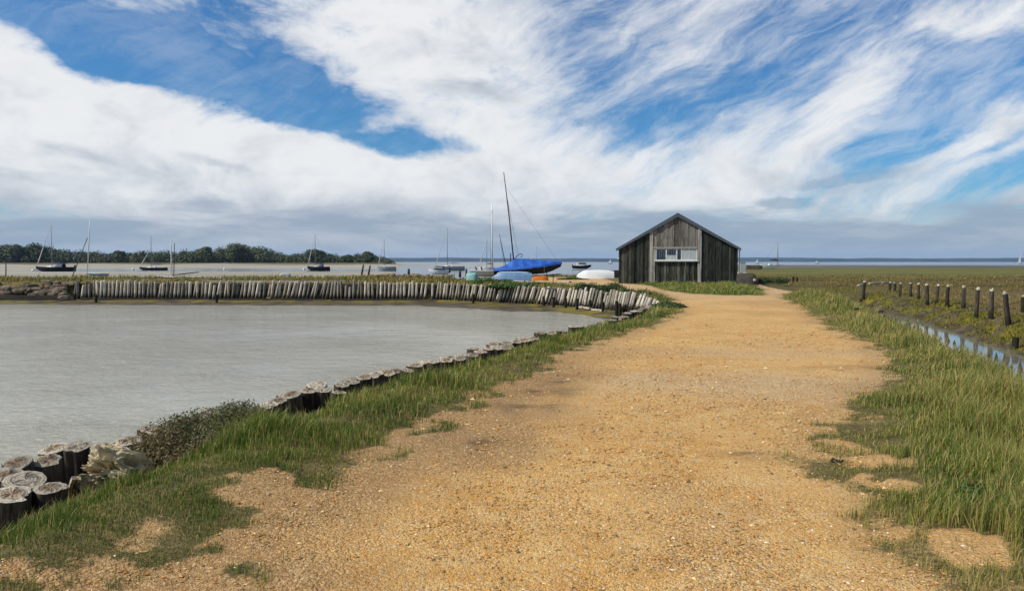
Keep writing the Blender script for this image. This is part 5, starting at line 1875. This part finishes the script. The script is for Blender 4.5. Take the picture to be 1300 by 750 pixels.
# mooring buoys
for px, py, d, lab in ((386, 342.8, 240, 'small white mooring buoy left of the middle black yacht'), (169, 341.5, 240, 'small white mooring buoy left of the low black yacht'), (285, 341, 250, 'small white mooring buoy on the creek above the tarpaulin heap'), (42, 344, 212, 'small white mooring buoy at the bow of the leftmost black yacht')):
    p = WD(px, py, d)
    t = thing('mooring_buoy', lab, 'buoy', (p.x, d, SEA_Z))
    bmb = MB()
    co, f = rock_mesh(0.45, 3, 2)
    vs = [(0.42 * math.sin(PI * i / 6) * math.cos(2 * PI * k / 10), 0.42 * math.sin(PI * i / 6) * math.sin(2 * PI * k / 10), 0.2 + 0.42 * math.cos(PI * i / 6)) for i in range(7) for k in range(10)]
    bmb.add(vs, [(i * 10 + k, (i + 1) * 10 + k, (i + 1) * 10 + (k + 1) % 10, i * 10 + (k + 1) % 10) for i in range(6) for k in range(10)], smooth=True)
    bmb.build('float', M['hull_white'], t)
    bmb = MB()
    bmb.tube([(0, 0, .6), (0, 0, .8)], .06, 6)
    bmb.build('ring', M['wire'], t)
# a bird
p = WD(1006, 327, 160)
mb = MB()
mb.tube([(-.22, 0, -.02), (-.08, 0, 0), (.1, 0, .01), (.22, 0, .03)], [.01, .06, .055, .015], 8)
for sgn in (-1, 1):
    mb.add([(.08, 0, .02), (-.06, 0, .02), (-.14, sgn * .3, .14), (.04, sgn * .3, .16), (-.2, sgn * .6, .08)], [(0, 1, 2, 3), (3, 2, 4)])
o = mb.build('bird', M['bird'], loc=p)
o.rotation_euler = (0, 0, 0.9)
tag(o, 'small dark bird flying low over the marsh right of the shed', 'bird')

# ------------------------------------------------------------------ light and sky
SUN_EL, SUN_AZ = math.radians(47), math.radians(-108)     # azimuth clockwise from +Y
sl = bpy.data.lights.new('sun', 'SUN')
sl.energy = 4.3
sl.angle = math.radians(0.53)
sl.color = (1.0, 0.95, 0.86)
so = bpy.data.objects.new('sun', sl)
COL.objects.link(so)
sd = Vector((math.sin(SUN_AZ) * math.cos(SUN_EL), math.cos(SUN_AZ) * math.cos(SUN_EL), math.sin(SUN_EL)))
so.rotation_euler = sd.to_track_quat('Z', 'Y').to_euler()
so.location = (0, 0, 60)

wd = bpy.data.worlds.new('World')
sc.world = wd
wd.use_nodes = True
nt = NT(wd.node_tree)
gen = nt.n('TexCoord').outputs['Generated']
xyz = nt.n('SeparateXYZ', {0: gen})
az = nt.m('MULTIPLY', nt.m('ARCTAN2', xyz.outputs[0], xyz.outputs[1]), 57.2958)
el = nt.m('MULTIPLY', nt.m('ARCSINE', xyz.outputs[2]), 57.2958)
base = nt.n('CombineXYZ', {0: az, 1: el, 2: 0.0}).outputs[0]
# ragged displacement of the large shapes
w1 = nt.noise(nt.mapping(base, scale=(0.10, 0.20, 1)), 1.0, 6, 0.6)
wv = nt.n('VectorMath', {0: nt.n('VectorMath', {0: w1.outputs['Color'], 1: (0.5, 0.5, 0.5)}, operation='SUBTRACT').outputs[0], 1: (5.0, 3.4, 0)}, operation='MULTIPLY').outputs[0]
wp_ = nt.n('VectorMath', {0: base, 1: wv}, operation='ADD').outputs[0]


def pxa(px, py):
    a = math.degrees(math.atan((px - 650) / FPX))
    r = ray(px, py)
    e = math.degrees(math.atan2(r[2], math.hypot(r[0], r[1])))
    return a, e


def blobs(lst, start):
    acc = start
    for px, py, rx, ry, rot, amp in lst:
        a, e = pxa(px, py)
        v = nt.mapping(wp_, (a, e, 0), (0, 0, math.radians(rot)), (rx * 0.0583, ry * 0.0583, 1), 'TEXTURE')
        g = nt.n('TexGradient', {0: v}, gradient_type='SPHERICAL').outputs['Fac']
        g = nt.m('SMOOTH_MIN', g, 0.75, 0.25)
        acc = nt.m('MULTIPLY_ADD', g, amp, acc)
    return acc


right = nt.sstep(az, -7, 7)
left = nt.m('SUBTRACT', 1.0, right)
w2 = nt.noise(nt.mapping(base, scale=(0.05, 0.10, 1)), 1.0, 2, 0.5)
wv2 = nt.n('VectorMath', {0: nt.n('VectorMath', {0: w2.outputs['Color'], 1: (0.5, 0.5, 0.5)}, operation='SUBTRACT').outputs[0], 1: (11.0, 6.0, 0)}, operation='MULTIPLY').outputs[0]
wq = nt.n('VectorMath', {0: base, 1: wv2}, operation='ADD').outputs[0]
sa = nt.noise(nt.mapping(nt.mapping(wq, rot=(0, 0, math.radians(12))), scale=(0.085, 0.22, 1)), 1.0, 12, 0.64, 0.3).outputs[0]
sb = nt.noise(nt.mapping(nt.mapping(wq, rot=(0, 0, math.radians(-27))), scale=(0.085, 0.30, 1)), 1.0, 12, 0.66, 0.35).outputs[0]
sf_ = nt.noise(nt.mapping(nt.mapping(wp_, rot=(0, 0, math.radians(-30))), scale=(0.20, 0.95, 1)), 1.0, 10, 0.64, 0.4).outputs[0]
strk = nt.m('ADD', nt.m('MULTIPLY', sa, left), nt.m('MULTIPLY', sb, right))
puff = nt.noise(nt.mapping(wq, scale=(0.26, 0.42, 1)), 1.0, 12, 0.62, 0.2).outputs[0]
cov_ = blobs([
    # blue gaps on the left
    (230, 82, 230, 46, -14, -1.15), (70, 40, 150, 36, -10, -0.8), (390, 125, 150, 48, -14, -1.2), (525, 183, 100, 24, 0, -1.25), (450, 160, 60, 16, -10, 0.35), (330, 40, 90, 30, -45, -0.45),
    (125, 0, 100, 16, -4, 0.30), (230, 42, 110, 30, -25, -0.55), (150, 20, 90, 22, -15, -0.20), (470, 150, 60, 24, -20, 0.55), (322, 78, 46, 14, -32, 0.60), (262, 40, 90, 40, -30, -0.55), (40, 62, 90, 26, -12, 0.55),
    (150, 190, 430, 105, -9, 0.9), (60, 115, 130, 34, -4, 0.75), (200, 118, 70, 20, -8, 0.35), (560, 60, 260, 130, -35, 0.7), (640, 255, 480, 110, 0, 0.8),
    # streaky cloud on the right
    (860, 150, 90, 26, 25, -0.35), (940, 95, 170, 26, 33, -0.60), (850, 130, 60, 18, 20, -0.3), (790, 75, 110, 24, 35, -0.35), (1060, 30, 170, 26, 25, -0.55), (1150, 165, 90, 42, 35, -0.75), (1250, 235, 120, 30, 15, -0.55),
    (1275, 90, 120, 40, 10, -0.60), (1180, 95, 130, 30, 22, -0.35),
    (1000, 190, 200, 60, 28, 0.40), (1075, 130, 110, 44, 50, 0.60), (1230, 22, 130, 30, -5, 0.40), (1230, 180, 130, 14, 24, 0.60), (1240, 212, 110, 10, 22, 0.45), (1180, 262, 190, 26, 6, 0.55), (900, 35, 130, 20, 38, 0.25),
], 0.36)
far_up = nt.sstep(el, 20, 40)
cov_ = nt.m('SUBTRACT', cov_, nt.m('MULTIPLY', far_up, 0.45))
dens = nt.m('ADD', cov_, nt.m('MULTIPLY', nt.m('SUBTRACT', strk, 0.5), nt.m('MULTIPLY_ADD', right, 0.9, 1.0)))
dens = nt.m('ADD', dens, nt.m('MULTIPLY', nt.m('SUBTRACT', puff, 0.5), nt.m('MULTIPLY_ADD', left, 1.0, 0.80)))
dens = nt.m('ADD', dens, nt.m('MULTIPLY', nt.m('SUBTRACT', sf_, 0.5), nt.m('MULTIPLY_ADD', right, 0.75, 0.12)))
soft = nt.noise(nt.mapping(wq, scale=(0.10, 0.26, 1)), 1.0, 5, 0.55, 0.3).outputs[0]
edge_ = nt.m('MULTIPLY_ADD', right, 0.25, 0.80)
cloud = nt.sstep(nt.m('DIVIDE', dens, edge_), -0.08, 1.0)
wisp = nt.m('MULTIPLY', nt.sstep(nt.m('ADD', nt.m('MULTIPLY', strk, 0.55), nt.m('MULTIPLY', sf_, 0.45)), 0.40, 0.66), nt.m('MULTIPLY_ADD', right, 0.30, 0.18))
cloud = nt.m('MAXIMUM', nt.m('MULTIPLY', cloud, 0.97), wisp)
# low grey deck near the horizon
lown = nt.noise(nt.mapping(base, scale=(0.09, 0.5, 1)), 1.0, 9, 0.62, 0.3).outputs[0]
low = nt.sstep(nt.m('ADD', el, nt.m('MULTIPLY', nt.m('SUBTRACT', lown, 0.5), 5.0)), 4.5, 2.3)
shade = blobs([(595, 118, 80, 20, -8, 0.95), (993, 256, 46, 10, 0, 2.2), (1080, 228, 70, 8, 4, 1.2), (110, 197, 55, 10, -20, 0.5), (150, 140, 45, 16, -30, 0.45), (280, 212, 55, 9, -10, 0.6), (120, 255, 160, 24, 0, 0.35), (430, 270, 260, 26, 0, 0.4), (590, 50, 80, 36, -10, 0.35), (745, 155, 40, 8, -3, 0.8)], 0.0)
sh = nt.m('ADD', nt.m('MULTIPLY', nt.m('SUBTRACT', puff, 0.44), 1.5), nt.m('MULTIPLY', nt.m('SUBTRACT', soft, 0.46), 1.5))
sh = nt.m('ADD', sh, nt.m('MULTIPLY', nt.sstep(el, 10.0, 3.0), 0.30))
sh = nt.sstep(nt.m('ADD', sh, nt.m('MULTIPLY', shade, 0.85)), 0.0, 1.1)
white = nt.mix(sh, (0.78, 0.79, 0.80), (0.42, 0.465, 0.53))
lowc = nt.mix(nt.sstep(lown, 0.40, 0.66), (0.305, 0.370, 0.462), (0.46, 0.50, 0.56))
lowc = nt.mix(nt.sstep(el, 1.6, -0.2), lowc, (0.36, 0.44, 0.56))
ccol = nt.mix(low, white, lowc)
calpha = nt.m('MAXIMUM', cloud, nt.m('MULTIPLY', low, 0.90))
sky = nt.n('TexSky', sky_type='NISHITA')
sky.sun_disc = False
sky.sun_elevation = SUN_EL
sky.sun_rotation = SUN_AZ
sky.altitude = 0
sky.air_density = 1.0
sky.dust_density = 0.6
sky.ozone_density = 2.2
skc = nt.mix(1.0, sky.outputs[0], (0.42, 0.88, 1.25), 'MULTIPLY')
bsky = nt.n('Background', {'Color': skc, 'Strength': 0.075})
bcl = nt.n('Background', {'Color': ccol, 'Strength': 1.0})
mx = nt.n('MixShader', {0: calpha, 1: bsky.outputs[0], 2: bcl.outputs[0]})
ow = nt.n('OutputWorld')
nt.t.links.new(mx.outputs[0], ow.inputs['Surface'])
wd.cycles.sampling_method = 'MANUAL'
wd.cycles.sample_map_resolution = 1024
